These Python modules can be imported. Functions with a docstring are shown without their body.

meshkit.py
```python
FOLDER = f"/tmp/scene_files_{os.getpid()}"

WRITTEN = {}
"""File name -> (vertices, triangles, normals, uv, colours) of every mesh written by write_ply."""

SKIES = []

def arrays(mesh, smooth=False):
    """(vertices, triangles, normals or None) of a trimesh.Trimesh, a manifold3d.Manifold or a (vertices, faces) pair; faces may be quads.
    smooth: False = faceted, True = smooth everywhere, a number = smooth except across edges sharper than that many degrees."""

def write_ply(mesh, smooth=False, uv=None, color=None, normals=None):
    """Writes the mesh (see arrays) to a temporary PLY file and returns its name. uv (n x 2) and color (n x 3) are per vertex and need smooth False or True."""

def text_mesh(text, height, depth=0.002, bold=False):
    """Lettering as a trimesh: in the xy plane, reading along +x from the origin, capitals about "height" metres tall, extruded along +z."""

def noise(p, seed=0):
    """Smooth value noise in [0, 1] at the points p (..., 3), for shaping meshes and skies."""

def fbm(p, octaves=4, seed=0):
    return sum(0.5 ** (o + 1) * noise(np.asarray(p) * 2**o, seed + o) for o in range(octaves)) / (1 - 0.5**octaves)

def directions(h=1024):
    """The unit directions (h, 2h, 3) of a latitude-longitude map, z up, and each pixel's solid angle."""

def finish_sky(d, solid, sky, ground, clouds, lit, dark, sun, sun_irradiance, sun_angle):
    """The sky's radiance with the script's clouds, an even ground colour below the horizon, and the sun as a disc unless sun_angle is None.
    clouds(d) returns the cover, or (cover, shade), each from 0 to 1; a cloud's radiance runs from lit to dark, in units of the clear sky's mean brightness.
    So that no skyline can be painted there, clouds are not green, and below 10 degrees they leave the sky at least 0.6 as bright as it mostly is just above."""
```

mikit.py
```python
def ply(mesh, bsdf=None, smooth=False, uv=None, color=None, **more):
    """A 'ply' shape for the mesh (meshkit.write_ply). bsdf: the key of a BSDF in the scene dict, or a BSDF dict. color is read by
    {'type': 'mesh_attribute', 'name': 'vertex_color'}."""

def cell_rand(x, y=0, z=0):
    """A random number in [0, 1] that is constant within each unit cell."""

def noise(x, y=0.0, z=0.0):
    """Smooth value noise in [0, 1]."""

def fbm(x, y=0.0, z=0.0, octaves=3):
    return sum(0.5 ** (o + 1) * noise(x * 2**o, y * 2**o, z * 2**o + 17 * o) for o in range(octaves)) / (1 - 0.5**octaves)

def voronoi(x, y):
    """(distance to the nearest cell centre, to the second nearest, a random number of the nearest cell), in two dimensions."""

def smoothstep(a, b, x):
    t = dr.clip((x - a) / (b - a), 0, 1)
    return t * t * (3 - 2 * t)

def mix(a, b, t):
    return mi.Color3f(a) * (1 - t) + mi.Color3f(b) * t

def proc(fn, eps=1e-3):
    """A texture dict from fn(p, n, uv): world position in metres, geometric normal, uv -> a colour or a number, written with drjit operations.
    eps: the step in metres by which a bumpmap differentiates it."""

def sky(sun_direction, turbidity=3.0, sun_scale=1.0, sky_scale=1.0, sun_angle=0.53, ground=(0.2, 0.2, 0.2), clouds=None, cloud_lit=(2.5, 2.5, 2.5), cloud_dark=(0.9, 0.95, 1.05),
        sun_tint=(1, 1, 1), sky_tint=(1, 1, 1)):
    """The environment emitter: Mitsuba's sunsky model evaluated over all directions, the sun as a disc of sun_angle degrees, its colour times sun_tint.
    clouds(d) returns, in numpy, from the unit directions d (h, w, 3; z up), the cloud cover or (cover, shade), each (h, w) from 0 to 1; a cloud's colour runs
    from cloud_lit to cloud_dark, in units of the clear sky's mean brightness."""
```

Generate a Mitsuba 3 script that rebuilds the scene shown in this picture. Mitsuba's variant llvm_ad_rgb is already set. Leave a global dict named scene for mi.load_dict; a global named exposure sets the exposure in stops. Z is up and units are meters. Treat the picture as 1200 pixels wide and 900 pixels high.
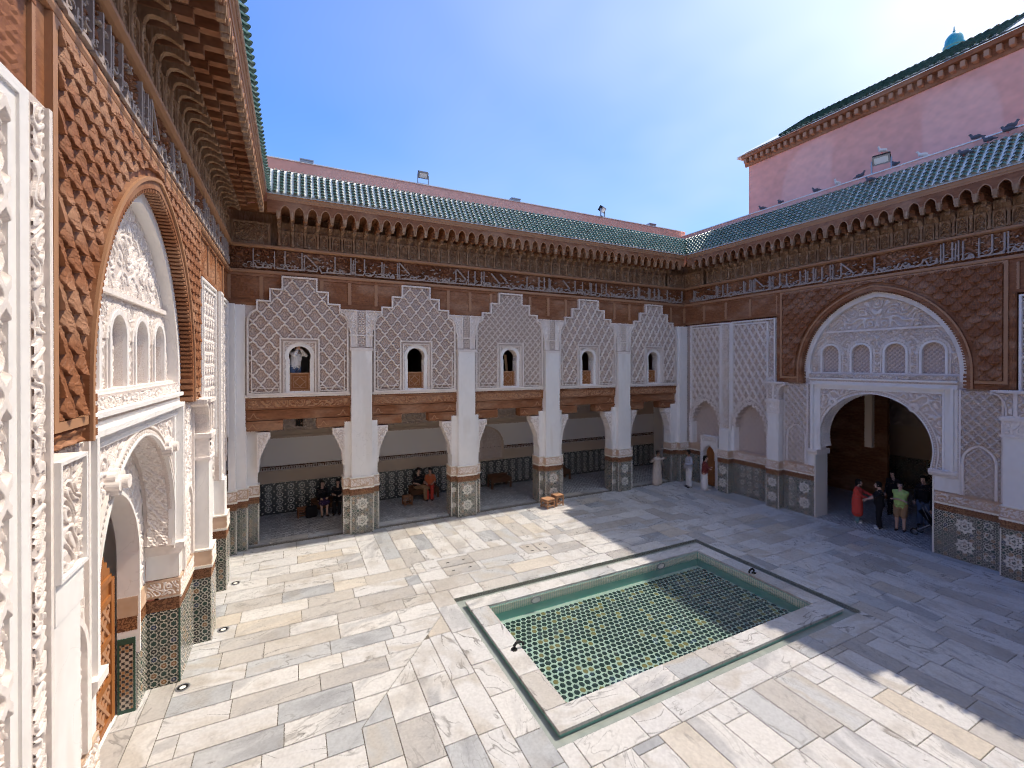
import math, random
import numpy as np, trimesh, mitsuba as mi, drjit as dr
import manifold3d as m3
from shapely.geometry import Polygon, LineString, MultiPolygon, Point, box as sbox
from shapely.ops import unary_union
from shapely import affinity
import mikit, meshkit
from mikit import proc, noise, fbm, voronoi, cell_rand, smoothstep, mix

random.seed(7)
T = mi.ScalarTransform4f
scene, labels = {}, {}

# ------------------------------------------------------------------ camera, sky, exposure
F, CX, CY, YAW, PIT = 518.14, 600.47, 428.25, math.radians(26.256), math.radians(-0.22)
EYE = np.array([0, 0, 6.0])
fwd = np.array([math.sin(YAW) * math.cos(PIT), math.cos(YAW) * math.cos(PIT), math.sin(PIT)])
scene['camera'] = {'type': 'perspective', 'fov': math.degrees(2 * math.atan(600 / F)), 'fov_axis': 'x', 'near_clip': 0.02, 'far_clip': 3000.0,
                   'principal_point_offset_x': (CX - 600) / 1200, 'principal_point_offset_y': (450 - CY) / 900,
                   'to_world': T().look_at(origin=EYE.tolist(), target=(EYE + fwd).tolist(), up=[0, 0, 1])}
SUN = (0.585, -0.062, 1.0)


def veil(d):
    az = np.arctan2(d[..., 1], d[..., 0])
    q = np.stack([d[..., 0] / (d[..., 2] + .25), d[..., 1] / (d[..., 2] + .25), d[..., 2]], -1)
    f = meshkit.fbm(q * 1.2 + 5, 5, 3)
    side = np.clip(.5 - .5 * np.cos(az - 2.15), 0, 1) ** .8      # the clear blue part lies over the sunlit wall and beyond the gallery's near end
    cover = np.clip(side * (.62 + 2.3 * (f - .47)), 0, .93)
    near = np.degrees(np.arccos(np.clip(d @ (np.array(SUN) / np.linalg.norm(SUN)), -1, 1)))      # thin cloud brightest round the sun, out of view; added there as fill light
    return np.maximum(cover, .85 * np.clip((42 - near) / 30, 0, 1)), np.clip((near - 12) / 42, 0, 1) ** .7


scene['sky_light'] = mikit.sky(SUN, turbidity=3, sun_scale=0.48, sky_scale=1.18, clouds=veil, cloud_lit=(3.4, 3.4, 3.4), cloud_dark=(1.18, 1.38, 1.68), sky_tint=(0.44, 0.68, 1.10), sun_tint=(0.95, 1.0, 1.07), ground=(0.25, 0.2, 0.16))
exposure = 2.72


# ------------------------------------------------------------------ materials
def rgb(c): return {'type': 'rgb', 'value': list(c)}


def mat(name, color, rough=0.6, spec=0.3, bump=None, bscale=0.003, clear=0.0, metal=0.0):
    b = {'type': 'principled', 'base_color': color if isinstance(color, dict) else rgb(color), 'roughness': rough, 'specular': spec}
    if clear: b['clearcoat'] = clear; b['clearcoat_gloss'] = 0.9
    if metal: b['metallic'] = metal
    if bump is not None: b = {'type': 'bumpmap', 'arbitrary': bump, 'scale': bscale, 'bsdf': b}
    scene['m_' + name] = {'type': 'twosided', 'bsdf': b}


def C(*c): return mi.Color3f(*c)


def f_stucco(p, n, uv):
    a = fbm(p.x * 1.7, p.y * 1.7, p.z * 1.1, 3)
    b = fbm(p.x * 19, p.y * 19, p.z * 19, 2)
    st = smoothstep(.55, .75, fbm(p.x * 3.1 + 9, p.y * 3.1, p.z * .8, 3))
    c = mix(C(.72, .655, .61), C(.80, .745, .70), a)
    c = mix(c, C(.56, .46, .37), .45 * st * b)
    return c * (0.88 + .2 * b)


def f_ground(p, n, uv):
    a = fbm(p.x * 2.2, p.y * 2.2, p.z * 2.2, 3)
    b = fbm(p.x * 24, p.y * 24, p.z * 24, 2)
    return mix(C(.55, .475, .43), C(.65, .575, .53), a) * (0.85 + .3 * b)


def f_bare(p, n, uv):
    a = fbm(p.x * 2.2, p.y * 2.2, p.z * 2.2, 3)
    b = fbm(p.x * 24, p.y * 24, p.z * 24, 2)
    return mix(C(.38, .30, .265), C(.50, .405, .365), a) * (0.82 + .36 * b)


def f_plaster(p, n, uv):
    t = p.x + p.y
    a = fbm(p.x * .9, p.y * .9, p.z * .6, 3)
    b = fbm(p.x * 12, p.y * 12, p.z * 6, 3)
    c = mix(C(.76, .735, .71), C(.83, .81, .785), a) * (.94 + .09 * b)
    crack = (1 - smoothstep(.0, .006, dr.abs(fbm(t * 1.6 + 3, p.z * 1.2, 2.0, 4) - .5))) * smoothstep(.5, .7, fbm(t * .7, p.z * .6, 6.0, 2))
    stain = smoothstep(.56, .74, fbm(t * 3.3, p.z * .55, 9.0, 3))
    c = mix(c, C(.60, .54, .47), .30 * stain)
    return mix(c, C(.46, .42, .38), .28 * crack)


def f_wood(p, n, uv):
    h = p.x + p.y
    g = fbm(h * 3.5, p.z * 38, 0.3 * p.x, 3)
    a = fbm(p.x * 1.3, p.y * 1.3, p.z * 2.3, 3)
    c = mix(C(.175, .064, .028), C(.31, .13, .058), g)
    c = mix(c, C(.36, .20, .122), smoothstep(.42, .72, a) * .7)
    return c * (0.75 + .5 * fbm(p.x * 13, p.y * 13, p.z * 13, 2))


def f_oldwood(p, n, uv):
    a = fbm(p.x * 2.3, p.y * 2.3, p.z * 2.3, 3)
    g = fbm((p.x + p.y) * 30, p.z * 6, 0, 3)
    c = mix(C(.24, .125, .065), C(.40, .255, .155), a)
    return mix(c, C(.37, .275, .195), smoothstep(.5, .8, g) * .6) * (.7 + .6 * g)


def f_tile(p, n, uv):
    r = cell_rand(p.x * 4.9, p.y * 4.9, p.z * 7)
    r2 = fbm(p.x * 9, p.y * 9, p.z * 9, 2)
    c = mix(C(.028, .085, .070), C(.075, .18, .152), r)
    return mix(c, C(.22, .29, .265), .5 * smoothstep(.5, .8, r2))


def f_pink(p, n, uv):
    a = fbm(p.x * .35, p.y * .5, p.z * .5, 3)
    b = fbm(p.x * 5, p.y * 5, p.z * 5, 3)
    patch = smoothstep(.52, .56, fbm(p.x * .2 + 3, p.y * .45 + 7, p.z * .15, 2))
    c = mix(C(.70, .345, .265), C(.80, .42, .335), a)
    c = mix(c, C(.82, .48, .395), patch * .6)
    return c * (.86 + .26 * b)


def f_marble(p, n, uv):
    cx, cy = dr.floor(uv.x / 10), dr.floor(uv.y / 10)
    r, r2, r3 = cell_rand(cx, cy, 3), cell_rand(cx, cy, 8), cell_rand(cx, cy, 11)
    base = mix(C(.655, .645, .625), C(.585, .59, .60), r)
    base = dr.select(r2 < .05, mix(C(.57, .52, .45), C(.60, .565, .51), r), base)
    base = dr.select((r2 > .16) & (r2 < .34), mix(C(.45, .435, .42), C(.54, .52, .49), r), base)
    base = dr.select((r2 > .86), mix(C(.42, .44, .46), C(.51, .525, .54), r), base)
    ca, sa = dr.cos(.9 * r3 - .45), dr.sin(.9 * r3 - .45)
    u0, v0 = uv.x * ca + uv.y * sa, uv.y * ca - uv.x * sa
    wv = fbm(u0 * 1.3, v0 * 1.3, r * 9, 3) - .5
    f1 = fbm(u0 * .8, v0 * 3.6 + 2.2 * wv, r * 9, 4)
    f2 = fbm(u0 * 2.1, v0 * 7.5 + 3.5 * wv, r2 * 9, 3)
    streak = smoothstep(.48, .72, f1)
    vein = (1 - smoothstep(.0, .022, dr.abs(f1 - .47))) * smoothstep(.35, .6, fbm(u0 * 1.7, v0 * 1.7, 3.0, 2))
    fine = (1 - smoothstep(.0, .03, dr.abs(f2 - .5))) * smoothstep(.45, .65, fbm(u0 * 1.1, v0 * 2.3, 8.0, 2))
    tint = dr.select(r3 < .5, C(.455, .42, .37), C(.30, .31, .33))
    c = mix(base, tint, streak * (.22 + .6 * r2) + .03)
    c = mix(c, C(.19, .185, .18), dr.clip(vein * (.3 + .6 * r) + fine * .5 * r3, 0, 1))
    dirt = smoothstep(.55, .8, fbm(p.x * 1.9, p.y * 1.9, 4.0, 4))
    c = mix(c, C(.35, .31, .26), .34 * dirt)
    return c * (.76 + .19 * fbm(uv.x * 30, uv.y * 30, 2.0, 2))


def f_zellij(p, n, uv):
    t = dr.select(dr.abs(n.x) > .7, p.y, p.x)
    a, b = t / .15, p.z / .15
    x, y = a - dr.floor(a) - .5, b - dr.floor(b) - .5
    k = cell_rand(a, b, 3)
    dsq, dro = dr.maximum(dr.abs(x), dr.abs(y)), (dr.abs(x) + dr.abs(y)) * .7071
    star = dr.minimum(dsq, dro)
    c = dr.select(k < .3, C(.012, .045, .034), dr.select(k < .6, C(.012, .012, .015), dr.select(k < .9, C(.26, .12, .04), C(.02, .04, .10))))
    c = dr.select(star > .36, C(.014, .03, .024), c)
    line = (dr.abs(star - .30) < .06)
    c = dr.select(line, C(.52, .48, .41), c)
    c = dr.select((x * x + y * y < .012) & (k > .3), C(.40, .36, .29), c)
    corner = dr.abs(x) + dr.abs(y) > .82
    return dr.select(corner, C(.30, .28, .23), c) * (.8 + .35 * noise(t * 3, p.z * 3))


def f_check(p, n, uv):
    t = dr.select(dr.abs(n.x) > .7, p.y, p.x)
    s = .052
    a, b = t / s, p.z / s
    par = dr.floor(a) + dr.floor(b)
    odd = par - 2 * dr.floor(par / 2)
    k = cell_rand(a * .35, b * .35, 1)
    x, y = a - dr.floor(a) - .5, b - dr.floor(b) - .5
    edge = dr.maximum(dr.abs(x), dr.abs(y)) > .44
    c = dr.select(odd > .5, C(.02, .022, .026), dr.select(k < .5, C(.50, .46, .39), C(.36, .19, .075)))
    return dr.select(edge, C(.4, .36, .3), c)


def f_brownzellij(p, n, uv):
    t = dr.select(dr.abs(n.x) > .7, p.y, p.x)
    w = noise(t * 21, p.z * 26) - .5
    l = dr.abs(dr.sin(t * 46 + 5 * w) * dr.sin(p.z * 39 + 4 * w))
    return dr.select(l < .33, C(.12, .05, .025), mix(C(.33, .16, .075), C(.22, .10, .05), noise(t * 4, p.z * 4)))


def f_band(p, n, uv):
    t = dr.select(dr.abs(n.x) > .7, p.y, p.x)
    a = fbm(t * 5, p.z * 5, 1.0, 3)
    return mix(C(.46, .30, .185), C(.62, .47, .36), a)


def f_galfloor(p, n, uv):
    a, b = p.x / .09, p.y / .09
    par = dr.floor(a) + dr.floor(b)
    odd = par - 2 * dr.floor(par / 2)
    k = cell_rand(a, b, 5)
    return dr.select(odd > .5, C(.22, .22, .235), C(.40, .395, .39)) * (.7 + .6 * k)


def f_grey(p, n, uv):
    a = fbm(p.x * 8, p.y * 8, p.z * 8, 3)
    return mix(C(.22, .255, .24), C(.33, .36, .34), a)


mat('stucco', proc(f_stucco), .75, .2)
mat('ground', proc(f_ground), .9, .1)
mat('bare', proc(f_bare), .9, .1)
mat('plaster', proc(f_plaster), .55, .35)
mat('wood', proc(f_wood), .6, .25)
mat('oldwood', proc(f_oldwood), .75, .2)
mat('tile', proc(f_tile), .22, .6, clear=.7)
mat('pink', proc(f_pink), .85, .15)
mat('marble', proc(f_marble), .38, .4)
mat('zellij', proc(f_zellij), .25, .5)
mat('check', proc(f_check), .25, .5)
mat('gallerytile', (.045, .05, .048), .3, .5)
mat('brownzellij', proc(f_brownzellij), .5, .3)
mat('band', proc(f_band), .8, .2)
mat('galfloor', proc(f_galfloor), .5, .4)
mat('greystone', proc(f_grey), .35, .4)
mat('bleached', (.40, .33, .29), .7, .2)
mat('lightwood', (.40, .215, .12), .55, .3)
mat('darkwood', (.13, .06, .03), .7, .2)
mat('doorwood', (.30, .115, .035), .45, .35)
mat('glare_mortar', (.72, .73, .70), .6, .3)  # pale lime, with sun glare between the tiles put into the colour
mat('whitetile', (.72, .69, .62), .3, .5)
mat('joint', (.16, .145, .125), .9, .1)
mat('screen', (.57, .475, .42), .8, .1)
mat('black', (.012, .012, .013), .6, .3)
mat('greyplaster', (.84, .82, .79), .8, .2)
mat('beige', (.58, .47, .36), .8, .2)
mat('greentile', (.02, .075, .055), .25, .5)
mat('pooltile', (.60, .60, .51), .3, .5)
mat('poolwall', (.20, .46, .41), .3, .5)
mat('pooldark', (.022, .04, .036), .3, .5)
mat('poolochre', (.30, .21, .08), .3, .5)
mat('turq', (.03, .30, .36), .25, .6)
mat('metal', (.32, .33, .35), .4, .5, metal=.7)
mat('lampglass', (.75, .74, .7), .12, .6, clear=1.)
scene['m_water'] = {'type': 'thindielectric', 'int_ior': 1.33, 'specular_transmittance': rgb((.66, .79, .80))}
for nm_, c_ in dict(skin=(.62, .41, .32), skindark=(.30, .16, .10), hairblack=(.012, .01, .009), hairgrey=(.42, .39, .36), clothblack=(.016, .015, .018), red=(.62, .075, .055), lime=(.46, .66, .22),
                    khaki=(.36, .22, .12), cream=(.60, .51, .43), clothwhite=(.72, .70, .68), maroon=(.20, .045, .04), orange=(.62, .17, .07), purple=(.055, .03, .085), denim=(.10, .14, .23),
                    teal=(.15, .28, .30), greyblue=(.40, .41, .46), shoedark=(.03, .02, .018), pigeon=(.10, .10, .12), pigeonwhite=(.62, .60, .58)).items():
    mat(nm_, c_, .8, .15)


# ------------------------------------------------------------------ mesh helpers
class Fr:
    """A wall's frame: u along, v up, n out of the wall."""
    def __init__(s, O, U, V, N): s.O, s.U, s.V, s.N = (np.asarray(x, float) for x in (O, U, V, N))
    def __call__(s, u, v, n):
        u, v, n = np.broadcast_arrays(np.asarray(u, float), v, n)
        return s.O + u[..., None] * s.U + v[..., None] * s.V + n[..., None] * s.N


WORLD = Fr((0, 0, 0), (1, 0, 0), (0, 1, 0), (0, 0, 1))
UPR = Fr((0, 0, 0), (1, 0, 0), (0, 0, 1), (0, 1, 0))          # for turned things: u = x, v = z, n = y
BF = np.array([[0, 2, 1], [1, 2, 3], [4, 5, 6], [5, 7, 6], [0, 1, 4], [1, 5, 4], [2, 6, 3], [3, 6, 7], [0, 4, 2], [2, 4, 6], [1, 3, 5], [3, 7, 5]])


class G:
    def __init__(s, fr=WORLD): s.v, s.f, s.n, s.fr, s.uv = [], [], 0, fr, []

    def add(s, v, f, uv=None):
        v, f = np.asarray(v, float).reshape(-1, 3), np.asarray(f, int).reshape(-1, 3)
        s.v.append(v); s.f.append(f + s.n); s.n += len(v)
        if uv is not None: s.uv.append(uv)
        return s

    def box(s, u0, u1, v0, v1, n0, n1):
        q = np.array([[u, v, n] for n in (n0, n1) for v in (v0, v1) for u in (u0, u1)], float)
        return s.add(s.fr(q[:, 0], q[:, 1], q[:, 2]), BF)

    def poly(s, shape, n0, n1):
        for g in getattr(shape, 'geoms', [shape]):
            if g.is_empty or g.geom_type != 'Polygon' or g.area < 1e-7: continue
            m = trimesh.creation.extrude_polygon(g, n1 - n0, engine='earcut')
            v = np.array(m.vertices)
            s.add(s.fr(v[:, 0], v[:, 1], v[:, 2] + n0), m.faces)
        return s

    def prof(s, pts, u0, u1):
        """polygon of (n, v) points extruded along u"""
        m = trimesh.creation.extrude_polygon(Polygon(pts), u1 - u0, engine='earcut')
        v = np.array(m.vertices)
        return s.add(s.fr(v[:, 2] + u0, v[:, 1], v[:, 0]), m.faces[:, ::-1])

    def lathe(s, prof, c, k=8, a0=0., a1=2 * math.pi):
        """(r, v) profile turned about the vertical through frame point c=(u, n)"""
        a = np.linspace(a0, a1, k + 1); r, v = np.array(prof).T
        A, R = np.meshgrid(a, r); V = np.repeat(v[:, None], k + 1, 1)
        P = s.fr(c[0] + R * np.cos(A), V, c[1] + R * np.sin(A))
        return s.grid(P)

    def grid(s, P, keep=None):
        h, w = P.shape[:2]
        i = np.arange(h * w).reshape(h, w)
        q = np.stack([i[:-1, :-1], i[:-1, 1:], i[1:, 1:], i[1:, :-1]], -1).reshape(-1, 4)
        if keep is not None: q = q[keep.ravel()]
        f = np.vstack([q[:, [0, 1, 2]], q[:, [0, 2, 3]]])
        used = np.unique(f); m = np.zeros(h * w, int); m[used] = np.arange(len(used))
        return s.add(P.reshape(-1, 3)[used], m[f]) if len(used) else s

    def relief(s, u0, u1, v0, v1, du, dv, hf, n0, amp, mp=None):
        nu, nv = max(2, int((u1 - u0) / du) + 1), max(2, int((v1 - v0) / dv) + 1)
        U, V = np.meshgrid(np.linspace(u0, u1, nu), np.linspace(v0, v1, nv))
        H = np.clip(hf(U, V), -.25, 1.5)
        k = np.maximum(np.maximum(H[:-1, :-1], H[1:, :-1]), np.maximum(H[:-1, 1:], H[1:, 1:])) > -.02
        return s.grid((mp or s.fr)(U, V, n0 + amp * H), k)

    def tube(s, pts, r, k=6):
        P = np.asarray(pts, float); r = np.broadcast_to(r, len(P))
        t = np.gradient(P, axis=0); t /= np.linalg.norm(t, axis=1, keepdims=True) + 1e-9
        ref = np.array([0, 0, 1.]) if abs(t[:, 2]).mean() < .8 else np.array([1., 0, 0])
        a = np.cross(t, ref); a /= np.linalg.norm(a, axis=1, keepdims=True) + 1e-9; b = np.cross(t, a)
        an = np.linspace(0, 2 * math.pi, k + 1)
        R = P[:, None] + r[:, None, None] * (np.cos(an)[None, :, None] * a[:, None] + np.sin(an)[None, :, None] * b[:, None])
        s.grid(R)
        for e in (0, -1):
            s.add(np.vstack([P[e], R[e, :-1]]), [[0, 1 + i, 1 + (i + 1) % k] for i in range(k)])
        return s

    def ball(s, c, r, k=1):
        m = trimesh.creation.icosphere(k); return s.add(np.asarray(c) + m.vertices * r, m.faces)


seen = {}


def key(parent, name):
    k = (parent + '__' if parent else '') + name
    i = seen.get(k, -1) + 1; seen[k] = i
    return k if i == 0 else f'{k}_{i:03d}'


def put(parent, name, g, m, smooth=False, label=None, **kw):
    k = key(parent, name)
    v, f = (np.vstack(g.v), np.vstack(g.f)) if isinstance(g, G) else g
    uv = np.vstack(g.uv) if isinstance(g, G) and g.uv else None
    scene[k] = mikit.ply((v, f), 'm_' + m, smooth, uv=uv)
    if label or kw: labels[k] = {**({'label': label} if label else {}), **kw}
    return k


def thing(name, label, cat, group=None, kind=None):
    k = key(None, name); labels[k] = {'label': label, 'category': cat}
    if group: labels[k]['group'] = group
    if kind: labels[k]['kind'] = kind
    return k


def arch(hw, zs, za, k=20, low=None, cx=0.):
    """pointed two-centred arch outline, closed at height low"""
    r = za - zs; c = max(0., (r * r - hw * hw) / (2 * hw)); R = hw + c
    if r < hw: R = (hw * hw + r * r) / (2 * r)
    a1 = math.atan2(r, c) if r >= hw else None
    if r >= hw:
        right = [(-c + R * math.cos(a), zs + R * math.sin(a)) for a in np.linspace(0, a1, k)]
    else:
        a0 = math.asin(hw / R); right = [(R * math.sin(a), za - R + R * math.cos(a)) for a in np.linspace(a0, 0, k)]
    pts = [(cx + x, z) for x, z in right] + [(cx - x, z) for x, z in right[::-1][1:]]
    low = zs if low is None else low
    if low < zs: pts = [(cx + hw, low)] + pts + [(cx - hw, low)]
    return Polygon(pts)


def shoe(hw, za, low, cx=0.):
    zc = za - hw * 1.03
    up = [(x, z) for x, z in arch(hw, zc, za, 30, None, 0.).exterior.coords[:-1]]
    dn = [(hw * math.cos(a), zc - hw * math.sin(a)) for a in np.linspace(.24, .04, 6)]
    b = dn[0]
    pts = [(b[0], low)] + [(x, z) for x, z in dn] + up + [(-x, z) for x, z in dn[::-1]] + [(-b[0], low)]
    return Polygon([(cx + x, z) for x, z in pts])


def lobed(hw, zs, za, lobes=7, amp=.06, low=None, cx=0.):
    p = arch(hw, zs, za, 40, low, cx)
    ring = list(arch(hw, zs, za, 40, None, cx).exterior.coords)[:-1]
    L = LineString(ring)
    return p.difference(unary_union([Point(L.interpolate(t, normalized=True)).buffer(amp * .55, 6) for t in np.linspace(0, 1, lobes * 2 + 1)]))


def rect(u0, u1, v0, v1): return sbox(min(u0, u1), v0, max(u0, u1), v1)


def frame_ring(p, w): return p.difference(p.buffer(-w, join_style=2))


# ------------------------------------------------------------------ carved patterns: height fields, 0 = cut ground, 1 = face
def fr_(x): return x - np.floor(x)
def sst(a, b, x): t = np.clip((x - a) / (b - a), 0, 1); return t * t * (3 - 2 * t)


def sebka(w, h, rib=.085, u0=0., v0=0., motif=1.0, part=''):
    def f(U, V):
        a, b = (U - u0) / w, (V - v0) / h
        p, q = a + b, a - b
        pw, qw = p + .03 * np.sin(4 * np.pi * q), q + .03 * np.sin(4 * np.pi * p)
        dp, dq = .5 - abs(fr_(pw) - .5), .5 - abs(fr_(qw) - .5)
        d = np.minimum(dp, dq)
        s, t = fr_(p) - .5, fr_(q) - .5
        x, y = abs(s + t), s - t
        ring = np.cos(2 * np.pi * (d - .235) / .21) - .12
        lobes = np.cos(2 * np.pi * (y * 2.1 - .9 * x)) * .55
        m = motif * np.clip(.62 * np.where(d > .34, .75 - 9 * np.minimum(x, abs(abs(y) - .08) + .02), ring + lobes), -.25, .62)
        m = np.where(d < rib * 1.7, -.25, m)
        r = 1.05 - sst(rib * .55, rib * 1.0, d) * 1.3
        return r if part == 'rib' else m if part == 'cell' else np.maximum(r, m)
    return f


VS, FLAT, CUT = [.75], [1], [.28]


def vine(s, seed=0., sym=True, gain=1.0, off=.06):
    q = max(s * VS[0], .026); cut = CUT[0]

    def f(U, V):
        a, b = (abs(U) if sym else U) / q, V / q
        ph = np.sin(1.05 * a + 1.3 * np.sin(.8 * b + seed)) + np.sin(1.1 * b + 1.4 * np.sin(.9 * a + 2.1 * seed)) + .5 * np.sin(.7 * (a + b) + seed)
        k = np.cos(2 * np.pi * .62 * ph)
        leaf = np.sin(2.3 * a + seed) * np.sin(2.1 * b + 1.1 * a)
        H = off - cut + gain * k * .8 + .35 * leaf
        return np.where(H > 0, .6 + .22 * np.minimum(H, 1), np.maximum(-.25, 6 * H)) if FLAT[0] else np.clip(H + .1, -.25, 1)
    return f


def fretwork(s):
    def f(U, V):
        a, b = U / s, V / s
        a2, b2 = (a + b), (a - b)
        g = np.cos(2 * np.pi * a) * np.cos(2 * np.pi * b)
        k = np.cos(2 * np.pi * a2) + np.cos(2 * np.pi * b2)
        return np.clip(.02 + .75 * g + .42 * np.sign(k) * np.abs(k) ** .5 * .6, -.25, 1)
    return f


def scales(w, h, seed=0.):
    """rows of staggered shells, each carved with a palmette, on a sunk ground"""
    leaf = vine(.075, 2.3 + seed, False)

    def f(U, V):
        b = V / h; out = np.full(U.shape, -.25)
        for k in (0, 1):
            bb = b + .5 * k; row = np.floor(bb); x = fr_(U / w + .5 * k) - .5; y = fr_(bb) - .5
            r = np.sqrt((x / .47) ** 2 + (y / .50) ** 2)
            dome = np.sqrt(np.clip(1 - (x / .49) ** 2, 0, 1))
            fan = np.cos(np.arctan2(x, y - .70) * 22)
            H = .08 + .80 * np.clip(.5 - y, 0, 1) * dome + .07 * fan * dome + .05 * leaf(U + .17 * row, V)
            H = np.where(r < 1, H, -.02)
            out = np.maximum(out, H)
        return out
    return f


def shelled(pat, mask_in):
    """pattern kept inside a mask(U, V) -> signed distance (positive inside)"""
    def f(U, V):
        d = mask_in(U, V)
        return np.where(d > 0, pat(U, V), -.25)
    return f


def inside(poly):
    import shapely
    shapely.prepare(poly)
    return lambda U, V: np.where(shapely.contains_xy(poly, U, V), 1., -1.)


GLY = [[[(0, -.02), (0, 1)]], [[(0, 1), (0, .16), (-.1, .03), (-.34, .03)]], [[(0, .2), (-.05, .03), (-.5, .03)], [(-.08, .36), (-.2, .5), (-.62, .98)]],
       [[(0, .03), (-.05, .2), (-.17, .2), (-.2, .06), (-.08, .02), (-.3, .02)]], [[(0, .2), (-.07, -.04), (-.28, -.1)]], [[(0, .26), (-.03, .03), (-.3, -.04), (-.4, .22)], [(-.2, .36), (-.21, .4)]],
       [[(0, .03), (-.08, .24), (-.2, .05), (-.33, .24), (-.42, .03)]], [[(0, .34), (-.1, .12), (-.3, .02), (-.5, .06)], [(-.2, .5), (-.25, .54)]], [[(0, .9), (-.03, .03)], [(-.13, 1), (-.13, .03), (-.4, .03)]]]


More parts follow.
